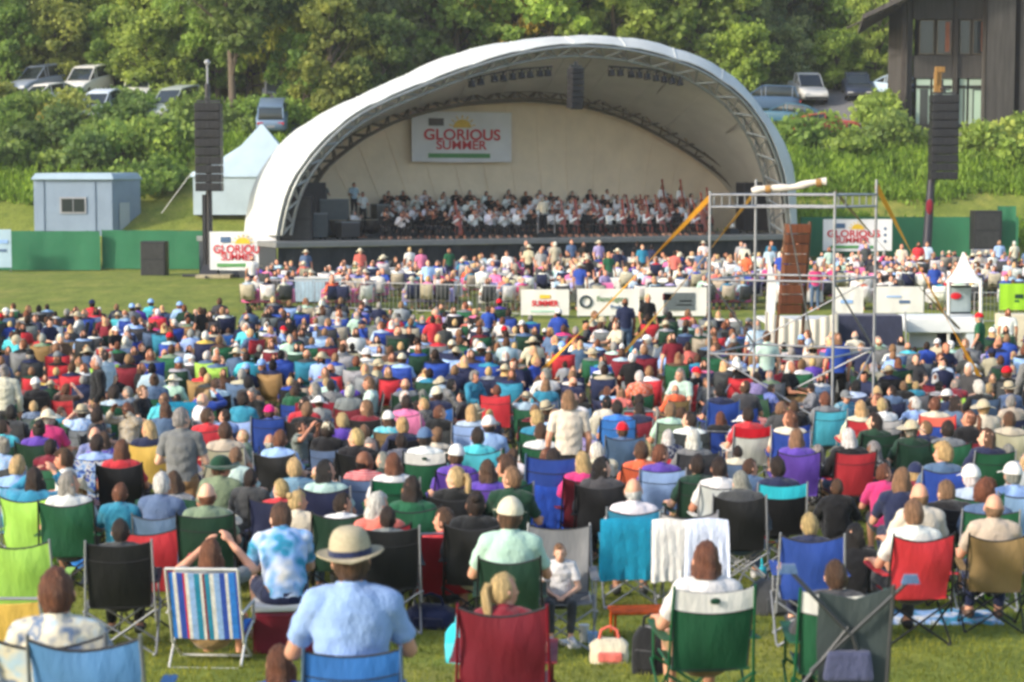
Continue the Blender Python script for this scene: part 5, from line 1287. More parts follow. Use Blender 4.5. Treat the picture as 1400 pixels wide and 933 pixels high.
# two tall covered masts/booth behind the tower
def booth():
    Y = 55.0
    e = thing('mixing_booth', 'white gabled mixing booth with a screen under its peaked canopy', 'booth', ground_at(1318, Y))
    o = e.location.copy()
    def L_(px, py, dy=0): return PX(px, py, Y + dy) - o
    mb = MB()
    for px in (1297, 1341):
        for dy in (0, 1.4): mb.tube([L_(px, 480, dy) * 1.0, L_(px, 385, dy)], .05, 8)
    link('canopy_post', mb.mesh('cp'), 'canvas', e, 'white')
    pk = L_(1317, 345, .7); c4 = [L_(1292, 386), L_(1345, 386), L_(1345, 386, 1.5), L_(1292, 386, 1.5)]; md = [v.lerp(pk, .62) - Vector((0, 0, .12)) for v in c4]
    mb = MB(); lo = [v - Vector((0, 0, .02)) for v in c4]
    def ringdiv(c, n=4): return [c[i].lerp(c[(i + 1) % 4], k / n) for i in range(4) for k in range(n)]
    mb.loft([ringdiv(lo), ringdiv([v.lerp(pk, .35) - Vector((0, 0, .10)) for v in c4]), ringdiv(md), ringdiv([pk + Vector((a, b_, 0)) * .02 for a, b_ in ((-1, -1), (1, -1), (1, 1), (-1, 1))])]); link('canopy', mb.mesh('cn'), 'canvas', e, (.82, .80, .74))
    sw = L_(1333, 432) - L_(1299, 432); link('screen', bevelled(MB().box(tuple((L_(1299, 432) + L_(1333, 391)) / 2 + Vector((.0, .5, 0))), (sw.x, .06, .84)), 'sc', .01), 'glass', e)
    link('screen_panel', bevelled(MB().box(tuple((L_(1299, 432) + L_(1333, 391)) / 2 + Vector((.06, .46, 0))), (sw.x * .8, .02, .7)), 'sp', .004), 'plastic', e, (.30, .36, .37)); mb = MB(); mb.ell(tuple(L_(1307, 405, .4)), (.16, .03, .10)); link('logo', mb.mesh('lg'), 'plastic', e, 'red')
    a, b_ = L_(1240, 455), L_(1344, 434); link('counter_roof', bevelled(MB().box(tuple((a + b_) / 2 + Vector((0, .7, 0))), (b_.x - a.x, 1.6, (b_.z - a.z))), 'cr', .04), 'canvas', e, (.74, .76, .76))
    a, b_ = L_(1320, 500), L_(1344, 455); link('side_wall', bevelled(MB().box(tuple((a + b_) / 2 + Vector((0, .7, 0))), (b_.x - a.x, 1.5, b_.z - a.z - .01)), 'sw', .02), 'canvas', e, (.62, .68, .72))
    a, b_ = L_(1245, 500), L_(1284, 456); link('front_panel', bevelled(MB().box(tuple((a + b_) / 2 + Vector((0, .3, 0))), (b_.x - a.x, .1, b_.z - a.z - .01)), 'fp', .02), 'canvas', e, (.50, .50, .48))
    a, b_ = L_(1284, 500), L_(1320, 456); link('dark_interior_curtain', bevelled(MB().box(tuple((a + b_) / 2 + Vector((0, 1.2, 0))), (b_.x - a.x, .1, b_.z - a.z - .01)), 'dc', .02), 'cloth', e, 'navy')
    Y2 = 53.0
    e = thing('covered_platform', 'low white draped platform left of the navy tent, behind the scaffold', 'platform', ground_at(1095, Y2)); o2 = e.location.copy()
    a, b_ = PX(1046, 470, Y2) - o2, PX(1146, 426, Y2) - o2; g = [[(a.x + (b_.x - a.x) * i / 40, .04 * math.sin(i * 1.1), 0.02 + (b_.z - .02 - .25 * math.sin(i / 40 * 3.0) * (t == 1)) * t) for t in (0, .5, 1)] for i in range(41)]
    link('drape', MB().sheet(g, .02).mesh('dr'), 'canvas', e, (.70, .64, .55)); link('platform_top', bevelled(MB().box(((a.x + b_.x) / 2, 1.0, b_.z - .3), (b_.x - a.x, 1.9, .1)), 'pt', .02), 'canvas', e, (.6, .6, .58))
    mb = MB(); mb.sheet([[(a.x + .05 + .12 * k + .06 * t, .3, b_.z - .2 + (PX(1052, 350, Y2).z - o2.z - b_.z + .2) * t * (1 - .25 * k)) for t in (0, .5, 1)] for k in (0, 1, 2)], .05); link('side_flap', mb.mesh('sf'), 'canvas', e, (.78, .78, .76))
    e = thing('navy_tent', 'dark navy pop-up shelter between the white booth and the draped platform', 'tent', ground_at(1188, 54)); o3 = e.location.copy(); a, b_ = PX(1140, 486, 54) - o3, PX(1240, 431, 54) - o3
    link('shelter_wall', bevelled(MB().box(((a.x + b_.x) / 2, .5, b_.z / 2), (b_.x - a.x - .1, 1.0, b_.z - .02), top=.93), 'nt', .05), 'cloth', e, (.035, .04, .075)); link('pole', MB().tube([(a.x, -.02, 0), (a.x * .95, .0, b_.z + .1)], .025).tube([(b_.x, -.02, 0), (b_.x * .95, 0, b_.z + .1)], .025).mesh('pl'), 'metal', e, 'silver')
    # brown slatted panel
    Y4 = 50.5
    a, b_ = PX(1060, 430, Y4), PX(1108, 306, Y4); e = thing('slatted_column', 'tall leaning column of rust brown slatted panels behind the scaffold', 'column', Vector((a.x + .3, Y4, zt(a.x, Y4)))); o4 = e.location.copy(); n = 9
    for k in range(n):
        t = (k + .5) / n; c = Vector((a.x + .36 + .24 * t, Y4, a.z + (b_.z - a.z) * t)) - o4; link('slat_panel', bevelled(MB().box(tuple(c), (.60, .35, (b_.z - a.z) / n * .9), rot=.1), 'sl', .02), 'wood', e, jit(lin((104, 56, 28)), .25))
    link('side_rail', MB().tube([(Vector((a.x + .72, Y4 + .2, zt(a.x, Y4))) - o4), Vector((b_.x + .02, Y4 + .2, b_.z + .05)) - o4], .05).tube([(Vector((a.x + .02, Y4 + .2, zt(a.x, Y4))) - o4), Vector((a.x + .28, Y4 + .2, b_.z)) - o4], .04).mesh('sr'), 'metal', e, 'brown')
booth()
e = thing('flight_case', 'pale square case behind the last row of seats at the far right', 'case', ground_at(1386, 51)); link('case_body', bevelled(MB().box((0, 0, .85), (.8, .6, .9)), 'fc', .03), 'plastic', e, 'cream'); link('case_stand', MB().box((0, 0, .2), (.7, .5, .4)).mesh('cs', False), 'plastic', e, 'dark grey')
# site cabin
Yc = 104.5; a = PX(47, 318, Yc); b_ = PX(153, 246, Yc); gz = zt(a.x, Yc) - .4
e = thing('site_cabin', 'pale blue-grey site cabin with one window above the green fence', 'cabin', (a.x, Yc, min(gz, a.z - .2)), 0); wv = b_.x - a.x; hz = b_.z - e.location.z; D = 2.6
mb = MB(); mb.add([(0, 0, 0), (wv, 0, 0), (wv + 1.05, D, 0), (1.05, D, 0), (0, 0, hz), (wv, 0, hz), (wv + 1.05, D, hz), (1.05, D, hz)], [(3, 2, 1, 0), (4, 5, 6, 7), (0, 1, 5, 4), (1, 2, 6, 5), (2, 3, 7, 6), (3, 0, 4, 7)]); link('wall', bevelled(mb, 'cabw', .03), 'canvas', e, (.24, .31, .40))
o5 = .12; mb = MB(); mb.add([(-o5, -.2, hz + .01), (wv + o5, -.2, hz + .01), (wv + 1.05 + o5, D + .15, hz + .01), (1.05 - o5, D + .15, hz + .01), (.05, .2, hz + .36), (wv - .05, .2, hz + .36), (wv + .95, D - .1, hz + .40), (1.1, D - .1, hz + .40)], [(3, 2, 1, 0), (4, 5, 6, 7), (0, 1, 5, 4), (1, 2, 6, 5), (2, 3, 7, 6), (3, 0, 4, 7)]); link('roof', bevelled(mb, 'cabr', .05), 'canvas', e, (.34, .44, .50))
wx, wz = PX(100, 281, Yc).x - a.x, PX(100, 281, Yc).z - e.location.z
wf = link('window', MB().box((wx, -.03, wz), (1.45, .06, .9)).mesh('wf', False), 'plastic', e, 'silver'); link('pane', MB().box((wx - .32, -.066, wz), (.6, .012, .72)).box((wx + .33, -.066, wz), (.6, .012, .72)).mesh('pn', False), 'glass', wf)
for x in (.55, wv * .78): link('corner_trim', MB().box((x, -.025, hz / 2), (.06, .05, hz)).mesh('tr', False), 'canvas', e, (.20, .26, .34))
link('side_door', MB().add([(wv + .25, .58, .1), (wv + .62, 1.5, .1), (wv + .62, 1.5, 2.2), (wv + .25, .58, 2.2)], [(0, 1, 2, 3)]).mesh('sd', False), 'canvas', e, (.4, .45, .48)).location = (.03, -.02, 0)
# white marquee
Yt = 106; e = thing('marquee_tent', 'white peaked marquee tent on the grass behind the left speaker mast', 'tent', PX(352, 294, Yt)); o6 = e.location.copy()
hwid = PX(352, 294, Yt).x - PX(263, 294, Yt).x; ez = PX(300, 236, Yt).z - o6.z; pk = PX(352, 169, Yt).z - o6.z
def rect(k, z, sk=1): return [Vector((x * k, y * k + hwid * .6, z)) for x, y in [(-hwid + 2 * hwid * i / 6, -hwid * .6) for i in range(6)] + [(hwid, -hwid * .6 + 1.2 * hwid * i / 6) for i in range(6)] + [(hwid - 2 * hwid * i / 6, hwid * .6) for i in range(6)] + [(-hwid, hwid * .6 - 1.2 * hwid * i / 6) for i in range(6)]]
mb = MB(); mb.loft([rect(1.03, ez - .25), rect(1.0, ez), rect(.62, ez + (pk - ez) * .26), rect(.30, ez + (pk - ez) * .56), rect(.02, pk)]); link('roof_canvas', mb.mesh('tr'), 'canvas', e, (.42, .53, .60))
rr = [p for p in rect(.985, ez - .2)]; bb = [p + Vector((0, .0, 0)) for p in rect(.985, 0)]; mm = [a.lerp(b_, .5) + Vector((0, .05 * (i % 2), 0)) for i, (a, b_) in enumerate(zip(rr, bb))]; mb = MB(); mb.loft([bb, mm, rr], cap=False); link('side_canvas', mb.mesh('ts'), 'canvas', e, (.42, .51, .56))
mb = MB(); [mb.tube([(sx * hwid, y, ez), (sx * (hwid + 1.6), y - .6, .1)], .02, 5) for sx in (-1, 1) for y in (0, hwid * 1.2)]; link('guy_rope', mb.mesh('gr'), 'plastic', e, 'white')
# ------------------------------------------------------------------ small things on the lawn
def lawn(px, py, guess=14):
    lo, hi = 7.5, 60
    for _ in range(40):
        m_ = (lo + hi) / 2
        if toPX(((px - 700) / FPX * m_, m_, zt((px - 700) / FPX * m_, m_)))[1] > py: lo = m_
        else: hi = m_
    x = (px - 700) / FPX * lo; return Vector((x, lo, zt(x, lo)))
def blob(rx, ry, rz, seed, amp=.18, flat=True, n=(18, 12)):
    mb = MB(); mb.ell((0, 0, rz * (.9 if flat else 1)), (rx, ry, rz), *n); mb.v = [tuple(Vector(v) + (Vector(v) - Vector((0, 0, rz))) * amp * mnoise.noise(Vector(v) * 7 + Vector((seed, 0, 0)))) for v in mb.v]
    mb.v = [(v[0], v[1], max(0.0, v[2])) for v in mb.v]; return mb.mesh('soft')
def bag(px, py, label, col, r=(.2, .14, .17), strapc=None, Y=None):
    p = lawn(px, py); e = thing('bag', label, 'bag', p, random.uniform(-.6, .6)); H_ = r[2] * 1.9
    mb = MB(); rings = []
    for k in range(9):
        t = k / 8; f = (1 - .10 * abs(t - .45)) * (1 if t < .8 else 1 - (t - .8) * 1.6); rings.append([(r[0] * f * (abs(math.cos(a)) ** .55) * (1 if math.cos(a) > 0 else -1) * (1 + .09 * mnoise.noise(Vector((math.cos(a) * 2, math.sin(a) * 2, t * 3 + px)))), r[1] * f * (1 - .45 * t ** 3) * (abs(math.sin(a)) ** .55) * (1 if math.sin(a) > 0 else -1), H_ * t * (1 + .08 * mnoise.noise(Vector((math.cos(a) * 1.5, px, 2))))) for a in [2 * math.pi * q / 20 + .01 for q in range(20)]])
    mb.loft(rings); link('bag_body', fixn(mb.mesh('bag')), 'cloth', e, col); link('pocket', bevelled(MB().box((0, -r[1] * .98, H_ * .35), (r[0] * 1.2, .05, H_ * .42)), 'pk', .02), 'cloth', e, jit(lin(PAL[strapc or col]), .3))
    link('handle', MB().tube([(-r[0] * .5, 0, H_ * .93), (-r[0] * .4, 0, H_ + .07), (0, 0, H_ + .10), (r[0] * .4, 0, H_ + .07), (r[0] * .5, 0, H_ * .93)], .012).mesh('h'), 'cloth', e, strapc or col); return e
bag(835, 905, 'pale pink tote bag lying open on the grass behind the green chair', 'cream', (.16, .12, .10), 'coral'); bag(1070, 838, 'dark grey cooler bag on the grass left of the folded chair', 'dark grey', (.26, .2, .17)); bag(1338, 815, 'lime green bag with black straps under the tan chair', 'lime green', (.22, .15, .17), 'black')
bag(588, 858, 'navy bag on the grass left of the maroon chair', 'navy', (.22, .15, .11)); bag(112, 775, 'bright blue picnic bag by the lime chair', 'bright blue', (.17, .12, .12)); bag(632, 905, 'turquoise bag tucked against the maroon chair', 'turquoise', (.14, .12, .16)); bag(1042, 785, 'small turquoise bag on the open grass beside the red flag', 'turquoise', (.08, .08, .05))
bag(50, 790, 'big lime green sack leaning by the lime chair', 'lime green', (.2, .15, .18)); bag(893, 920, 'black backpack slumped against the green camp chair', 'black', (.14, .12, .19))
p = lawn(1290, 848); g = [[(1.1 * (i / 16 - .5), .55 * (j / 8 - .5), .02 + .035 * abs(mnoise.noise(Vector((i * .5, j * .6, 1))))) for j in range(9)] for i in range(17)]; o = link('picnic_blanket', MB().sheet(g, .012).mesh('pb'), 'tiedye', None, 'light blue', loc=p); tag(o, 'crumpled pale blue blanket on the grass beneath the red camp chair', 'blanket')
p = lawn(880, 868); e = thing('wooden_frame_table', 'low orange wooden tray table on the grass left of the green chair', 'table', p, .1); link('table_top', bevelled(MB().box((0, 0, .22), (.55, .3, .02)), 'tt', .005), 'wood', e, 'orange'); mb = MB(); [mb.tube([(a * .25, b_ * .12, 0), (a * .25, b_ * .12, .21)], .012) for a in (-1, 1) for b_ in (-1, 1)]; link('leg', mb.mesh('l'), 'wood', e, 'orange')
for px, py, c, lab in ((800, 878, 'white', 'white drink cup standing on the grass right of the maroon chair'), (812, 888, 'light blue', 'pale blue bottle on the grass beside the white cup'), (100, 760, 'white', 'white cup on the picnic bag beside the lime chair'), (140, 770, 'orange', 'orange cup on the grass in front of the black camp chair')):
    p = lawn(px, py); o = link('cup', MB().tube([(0, 0, 0), (0, 0, .14), (0, 0, .15)], [.033, .045, .047], 14).mesh('cup'), 'plastic', None, c, loc=p); tag(o, lab, 'cup')
p = lawn(797, 884); o = link('sandals', MB().box((-.07, 0, .015), (.09, .25, .03)).box((.1, .02, .015), (.09, .25, .03), rot=.4).mesh('sn', False), 'plastic', None, 'white', loc=p + Vector((-.2, 0, 0))); tag(o, 'pair of white sandals left on the grass by the cups', 'sandals')
p = lawn(1029, 795); e = thing('camp_stool', 'red fabric camp stool beside the grey-jacketed woman', 'stool', p, .2); link('seat', fixn(MB().sheet([[(x, y, .45 - .05 * (1 - abs(y) * 4)) for y in (-.2, 0, .2)] for x in (-.22, 0, .22)], .012).mesh('ss')), 'sling', e, 'red'); link('frame', MB().tube([(-.22, -.2, .45), (.2, .2, 0)], .012).tube([(.22, -.2, .45), (-.2, .2, 0)], .012).tube([(-.22, .2, .45), (.2, -.2, 0)], .012).tube([(.22, .2, .45), (-.2, -.2, 0)], .012).mesh('sf'), 'metal', e, 'silver')
# folded chair carried on the back of the green one at right front: crossed poles
p = Vector(((1160 - 700) / FPX * 10.9, 10.9, 0)); p.z = zt(p.x, p.y)
e = thing('folding_frame', 'crossed dark grey folding poles with blue tips behind the front right green chair', 'folding frame', p)
def q_(px, py): return PX(px, py, 10.15) - p
for a, b_ in (((1078, 778), (1165, 870)), ((1245, 792), (1108, 918)), ((1160, 858), (1098, 935)), ((1165, 868), (1190, 945)), ((1222, 800), (1212, 940))): link('pole', MB().tube([q_(*a), q_(*b_)], .012).mesh('fp'), 'metal', e, 'dark grey')
for a in ((1078, 778), (1245, 792)): mb = MB(); mb.box(tuple(q_(*a)), (.10, .03, .05), top=.7); link('tip', mb.mesh('tp'), 'cloth', e, 'slate blue')
link('mesh_panel', MB().sheet([[q_(1122, 812), q_(1118, 880), q_(1120, 940)], [q_(1172, 822), q_(1172, 885), q_(1170, 945)], [q_(1226, 804), q_(1220, 880), q_(1214, 942)]], .012).mesh('mp'), 'sling', e, (.045, .06, .06)).location = (0, .05, 0)
mb = MB(); mb.box(tuple(q_(1160, 910)), (.28, .06, .17), top=.85); link('pouch', bevelled(mb, 'pc', .025), 'cloth', e, (.07, .08, .15))
# ------------------------------------------------------------------ ground
def grass_mat():
    m, nt, b = new_mat('grass_ground'); v = coords(nt, 'Object')
    f1 = noise(nt, v, .35, 5); f2 = noise(nt, v, 9, 4); f3 = noise(nt, coords(nt, 'Object', (1, .35, 1)), 2.0, 4)
    c = ramp(nt, f1, [(.3, (.14, .18, .035)), (.5, (.19, .225, .05)), (.7, (.25, .245, .07))])
    c = mulc(nt, c, ramp(nt, f2, [(.25, (.55, .6, .5)), (.75, (1.35, 1.3, 1.2))])); c = mulc(nt, c, ramp(nt, f3, [(.3, (.75, .8, .75)), (.7, (1.2, 1.15, 1.05))]))
    nt.links.new(c, b.inputs['Base Color']); b.inputs['Roughness'].default_value = .9; b.inputs['Specular IOR Level'].default_value = .15; bump(nt, b, f2, .8, .04); return m
M['grass'] = grass_mat()
ys = list(np.arange(-40, 6, 4.)) + list(np.arange(6, 62, .5)) + list(np.arange(62, 98, 1.5)) + list(np.arange(98, 145, .9)) + list(np.arange(145, 331, 6.)); xs = list(np.arange(-230, -60, 8.)) + list(np.arange(-60, -14, 1.2)) + list(np.arange(-14, 14, .6)) + list(np.arange(14, 60, 1.2)) + list(np.arange(60, 231, 8.))
vs = [(x, y, zt(x, y)) for y in ys for x in xs]; nx = len(xs); fs = [(j * nx + i, j * nx + i + 1, (j + 1) * nx + i + 1, (j + 1) * nx + i) for j in range(len(ys) - 1) for i in range(nx - 1)]
mb = MB(); mb.add(vs, fs); tag(link('ground', mb.mesh('ground'), 'grass', None), 'sloping grass lawn rising behind the stage into a wooded hillside', kind='structure')
# grass blades near the camera
random.seed(3); rg = np.random.default_rng(3); n = 95000; Yb = 8.2 + (rg.random(n) ** 1.3) * 17; Xb = (rg.random(n) - .5) * .60 * Yb
zb = np.array([zt(x, y) for x, y in zip(Xb, Yb)]); hh = .018 + .035 * rg.random(n); an = rg.random(n) * 6.28; wd = .0035 + .004 * rg.random(n) + Yb * .00012
lx, ly = (rg.random(n) - .5) * .04, (rg.random(n) - .5) * .04
V3 = np.stack([np.stack([Xb + np.cos(an) * wd, Yb + np.sin(an) * wd, zb - .004], 1), np.stack([Xb - np.cos(an) * wd, Yb - np.sin(an) * wd, zb - .004], 1), np.stack([Xb + lx, Yb + ly, zb + hh], 1)], 1).reshape(-1, 3)
me = bpy.data.meshes.new('grass_blades'); me.vertices.add(n * 3); me.vertices.foreach_set('co', V3.ravel()); me.loops.add(n * 3); me.loops.foreach_set('vertex_index', np.arange(n * 3, dtype=np.int32)); me.polygons.add(n); me.polygons.foreach_set('loop_start', np.arange(n, dtype=np.int32) * 3); me.update()
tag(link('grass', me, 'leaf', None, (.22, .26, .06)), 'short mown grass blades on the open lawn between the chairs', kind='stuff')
# parking area
m, nt, b = new_mat('asphalt'); nt.links.new(ramp(nt, noise(nt, coords(nt), 3, 5), [(.3, (.14, .14, .145)), (.7, (.23, .225, .22))]), b.inputs['Base Color']); b.inputs['Roughness'].default_value = .9; bump(nt, b, noise(nt, coords(nt), 40, 3), .4, .01); M['asphalt'] = m
def patch(x0, x1, Y0, Y1, n=24):
    g = []
    for i in range(n + 1):
        col = []
        for j in range(n + 1):
            Y = Y0 + (Y1 - Y0) * j / n; px = x0(Y) + (x1(Y) - x0(Y)) * i / n; x = (px - 700) / FPX * Y; col.append((x, Y, zt(x, Y) + .10))
        g.append(col)
    return MB().sheet(g, .12).mesh('patch')
tag(link('parking_lot', patch(lambda Y: 1085 + (Y - 114) * 2, lambda Y: 1180 + (Y - 114) * 6, 113.5, 131), 'asphalt', None), 'grey asphalt car park on the hillside left of the timber building', kind='structure')
tag(link('parking_lot', patch(lambda Y: -60, lambda Y: 420, 116.5, 127), 'asphalt', None), 'asphalt car park half hidden among trees at upper left', kind='structure')
# ------------------------------------------------------------------ foliage
def leaf_cloud(clumps, per, size, seed, droop=0, flat=.0):
    r_ = np.random.default_rng(seed); out = []
    for (c, rad) in clumps:
        d = r_.normal(size=(per, 3)); d /= np.linalg.norm(d, axis=1)[:, None]; rr = rad * (.45 + .75 * r_.random(per))
        p = np.array(c) + d * rr[:, None] * np.array([1, 1, .75]); a = r_.normal(size=(per, 3)); a /= np.linalg.norm(a, axis=1)[:, None]
        b_ = np.cross(a, r_.normal(size=(per, 3))); b_ /= np.linalg.norm(b_, axis=1)[:, None]; s_ = size * (.6 + .8 * r_.random(per))[:, None]
        if droop: b_ = b_ * .4 + np.array([0, 0, -droop]); 
        out.append(np.stack([p - a * s_ * .5, p - b_ * s_ * .62, p + a * s_ * .5, p + b_ * s_ * .62], 1).reshape(-1, 3))
    V_ = np.concatenate(out); n = len(V_) // 4; me = bpy.data.meshes.new('leaves'); me.vertices.add(n * 4); me.vertices.foreach_set('co', V_.ravel()); me.loops.add(n * 4); me.loops.foreach_set('vertex_index', np.arange(n * 4, dtype=np.int32)); me.polygons.add(n); me.polygons.foreach_set('loop_start', np.arange(n, dtype=np.int32) * 4); me.update(); return me
def tree_kind(seed, h, w, trunk_h, nclump, per, size, droop=0):
    r_ = random.Random(seed); cl = []; tips = []
    for k in range(nclump):
        t = r_.random() ** .85; zz = trunk_h + (h - trunk_h) * t; rr = w * (math.sin(math.pi * (.12 + .83 * t)) ** .6) * (.25 + .9 * r_.random()); a = r_.random() * 6.283
        c = (rr * math.cos(a), rr * math.sin(a), zz); cl.append((c, w * r_.uniform(.14, .34))); tips.append(c)
    leaves = leaf_cloud(cl, per, size, seed, droop)
    mb = MB(); top = h * .82; bend = [(0, 0, -.6)] + [(r_.uniform(-.15, .15) * k, r_.uniform(-.15, .15) * k, top * k / 5) for k in range(1, 6)]
    mb.tube(bend, [.30, .24, .20, .15, .10, .05], 9)
    for c in tips[::3]:
        b0 = Vector((0, 0, max(trunk_h * .6, c[2] * .62))); mb.tube([b0, b0.lerp(Vector(c), .5) + Vector((0, 0, -.2)), c], [.10, .06, .025], 6)
    return leaves, mb.mesh('trunk')
TK = [tree_kind(1, 11, 3.6, 1.4, 80, 110, .34), tree_kind(2, 13, 3.0, 2.0, 80, 110, .32), tree_kind(3, 9, 4.0, .7, 80, 110, .34), tree_kind(4, 14, 3.8, 4.5, 70, 110, .36), tree_kind(5, 12, 3.4, .6, 84, 120, .26, 1.0)]
TREECOL = {'mid green': (.20, .35, .08), 'dark green': (.14, .25, .08), 'bright green': (.29, .46, .09), 'yellow-green': (.42, .52, .10), 'sunlit': (.74, .62, .09), 'olive': (.26, .34, .09), 'grey-green': (.24, .33, .18), 'ochre': (.46, .42, .10)}  # the strongest yellow is low evening sunlight painted into the leaf colour
random.seed(21)
def plant(name, cat, kind, col, px, Y, s, label, group, rz=None, crown='crown', sz=1.0):
    x = (px - 700) / FPX * Y; e = thing(name, label, cat, (x, Y, zt(x, Y) - .05), random.uniform(0, 6.28) if rz is None else rz, group); e.scale = (s, s, s * sz)
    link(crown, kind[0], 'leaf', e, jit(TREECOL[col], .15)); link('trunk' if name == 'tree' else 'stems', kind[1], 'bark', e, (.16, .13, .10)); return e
TR = [ (85, 126.5, 2, 'olive', .62), (160, 127, 2, 'mid green', .6), (215, 124.5, 2, 'bright green', .62), (262, 126, 4, 'bright green', .7), (15, 125, 2, 'mid green', .62), (345, 132, 2, 'bright green', .8), (300, 125.5, 0, 'mid green', .75), (420, 119.5, 2, 'mid green', .6), (455, 118, 0, 'olive', .7), (520, 120, 2, 'dark green', .7), (1015, 125, 2, 'bright green', .6), (1065, 130.5, 2, 'grey-green', .5), (1140, 131, 2, 'bright green', .45), (1195, 132, 4, 'bright green', .6), # px, Y, kind, colour, scale
 (-30, 128, 0, 'mid green', 1.1), (20, 134, 2, 'olive', 1.1), (62, 131, 1, 'dark green', 1.0), (105, 135, 0, 'mid green', 1.1), (148, 140, 2, 'sunlit', .85), (170, 133, 4, 'bright green', 1.0), (212, 129, 2, 'bright green', .95), (248, 136, 0, 'yellow-green', 1.05), (292, 139, 1, 'sunlit', .8), (322, 119, 3, 'dark green', 1.0), (345, 127, 4, 'yellow-green', .95),
 (398, 130, 4, 'yellow-green', 1.15), (440, 124, 4, 'yellow-green', 1.1), (432, 136, 1, 'dark green', 1.1), (490, 133, 2, 'grey-green', 1.05), (535, 127, 0, 'grey-green', .95), (578, 132, 2, 'olive', 1.1), (620, 128, 0, 'mid green', 1.0), (660, 134, 2, 'mid green', 1.1), (705, 130, 4, 'sunlit', 1.1), (748, 127, 0, 'bright green', 1.05), (795, 131, 2, 'mid green', 1.1),
 (838, 127, 0, 'bright green', 1.05), (872, 134, 1, 'ochre', 1.0), (900, 129, 2, 'bright green', 1.1), (945, 127, 0, 'mid green', .95), (985, 136, 3, 'dark green', 1.1), (1015, 133, 2, 'grey-green', .9), (1060, 139, 0, 'grey-green', 1.0), (1110, 142, 2, 'olive', 1.0), (1150, 138, 0, 'mid green', .8), (1185, 141, 4, 'bright green', .9), (1225, 137, 2, 'mid green', .9), (1260, 139, 0, 'yellow-green', 1.0),
 (1300, 150, 0, 'mid green', 1.1), (1390, 152, 2, 'dark green', 1.2), (20, 150, 1, 'dark green', 1.3), (110, 152, 3, 'mid green', 1.3), (200, 150, 0, 'mid green', 1.3), (290, 152, 3, 'mid green', 1.2), (375, 150, 1, 'mid green', 1.3), (465, 151, 2, 'olive', 1.4), (560, 150, 0, 'dark green', 1.3), (650, 152, 3, 'mid green', 1.3), (740, 150, 2, 'mid green', 1.4), (830, 152, 1, 'mid green', 1.3), (920, 150, 0, 'dark green', 1.4), (1010, 151, 2, 'olive', 1.4), (1100, 155, 0, 'mid green', 1.4), (1190, 154, 3, 'dark green', 1.4), (-50, 145, 2, 'mid green', 1.2), (1440, 140, 0, 'mid green', 1.2)]
KN = ['round-topped', 'tall slim', 'broad low', 'long-trunked', 'drooping']
def landmark(px):
    for a, b_, t in ((-99, 45, 'at the far left edge'), (45, 100, 'above the blue-grey cabin'), (100, 180, 'above the white SUV'), (180, 262, 'left of the speaker mast'), (262, 345, 'behind the left speaker mast'), (345, 460, 'behind the left slope of the shell'), (460, 600, 'over the left shoulder of the shell'), (600, 700, 'just left of the shell peak'), (700, 790, 'behind the shell peak'), (790, 870, 'just right of the shell peak'), (870, 960, 'over the right slope of the shell'), (960, 1050, 'above the cars right of the shell'), (1050, 1130, 'behind the white pickup'), (1130, 1200, 'left of the timber building'), (1200, 1290, 'beside the timber building eave'), (1290, 1500, 'behind the timber building')):
        if a <= px < b_: return t
seen = {}
for px, Y, k, c, s_ in TR:
    lab = f"{KN[k]} {c} tree {landmark(px)}" + (', rear row' if Y >= 145 else '')
    seen[lab] = seen.get(lab, 0) + 1
    plant('tree', 'tree', TK[k], c, px, Y, s_, lab, 'trees on the hillside behind the shell')
def bush_kind(seed, n, per, size, w, h):
    r_ = random.Random(seed); cl = []
    for k in range(n):
        a = r_.random() * 6.283; rr = w * r_.random() ** .6; cl.append(((rr * math.cos(a), rr * math.sin(a), h * (.25 + .6 * r_.random()) * (1 - .4 * rr / w)), r_.uniform(.28, .5) * h))
    mb = MB(); [mb.tube([(0, 0, -.4), (c[0] * .5, c[1] * .5, c[2] * .6), c], [.06, .035, .012], 5) for c, _ in cl[::3]]
    return leaf_cloud(cl, per, size, seed), mb.mesh('stems')
BK = [bush_kind(31, 14, 110, .26, 1.5, 1.8), bush_kind(32, 16, 100, .24, 1.9, 1.4), bush_kind(33, 12, 110, .26, 1.1, 2.4)]
BU = []
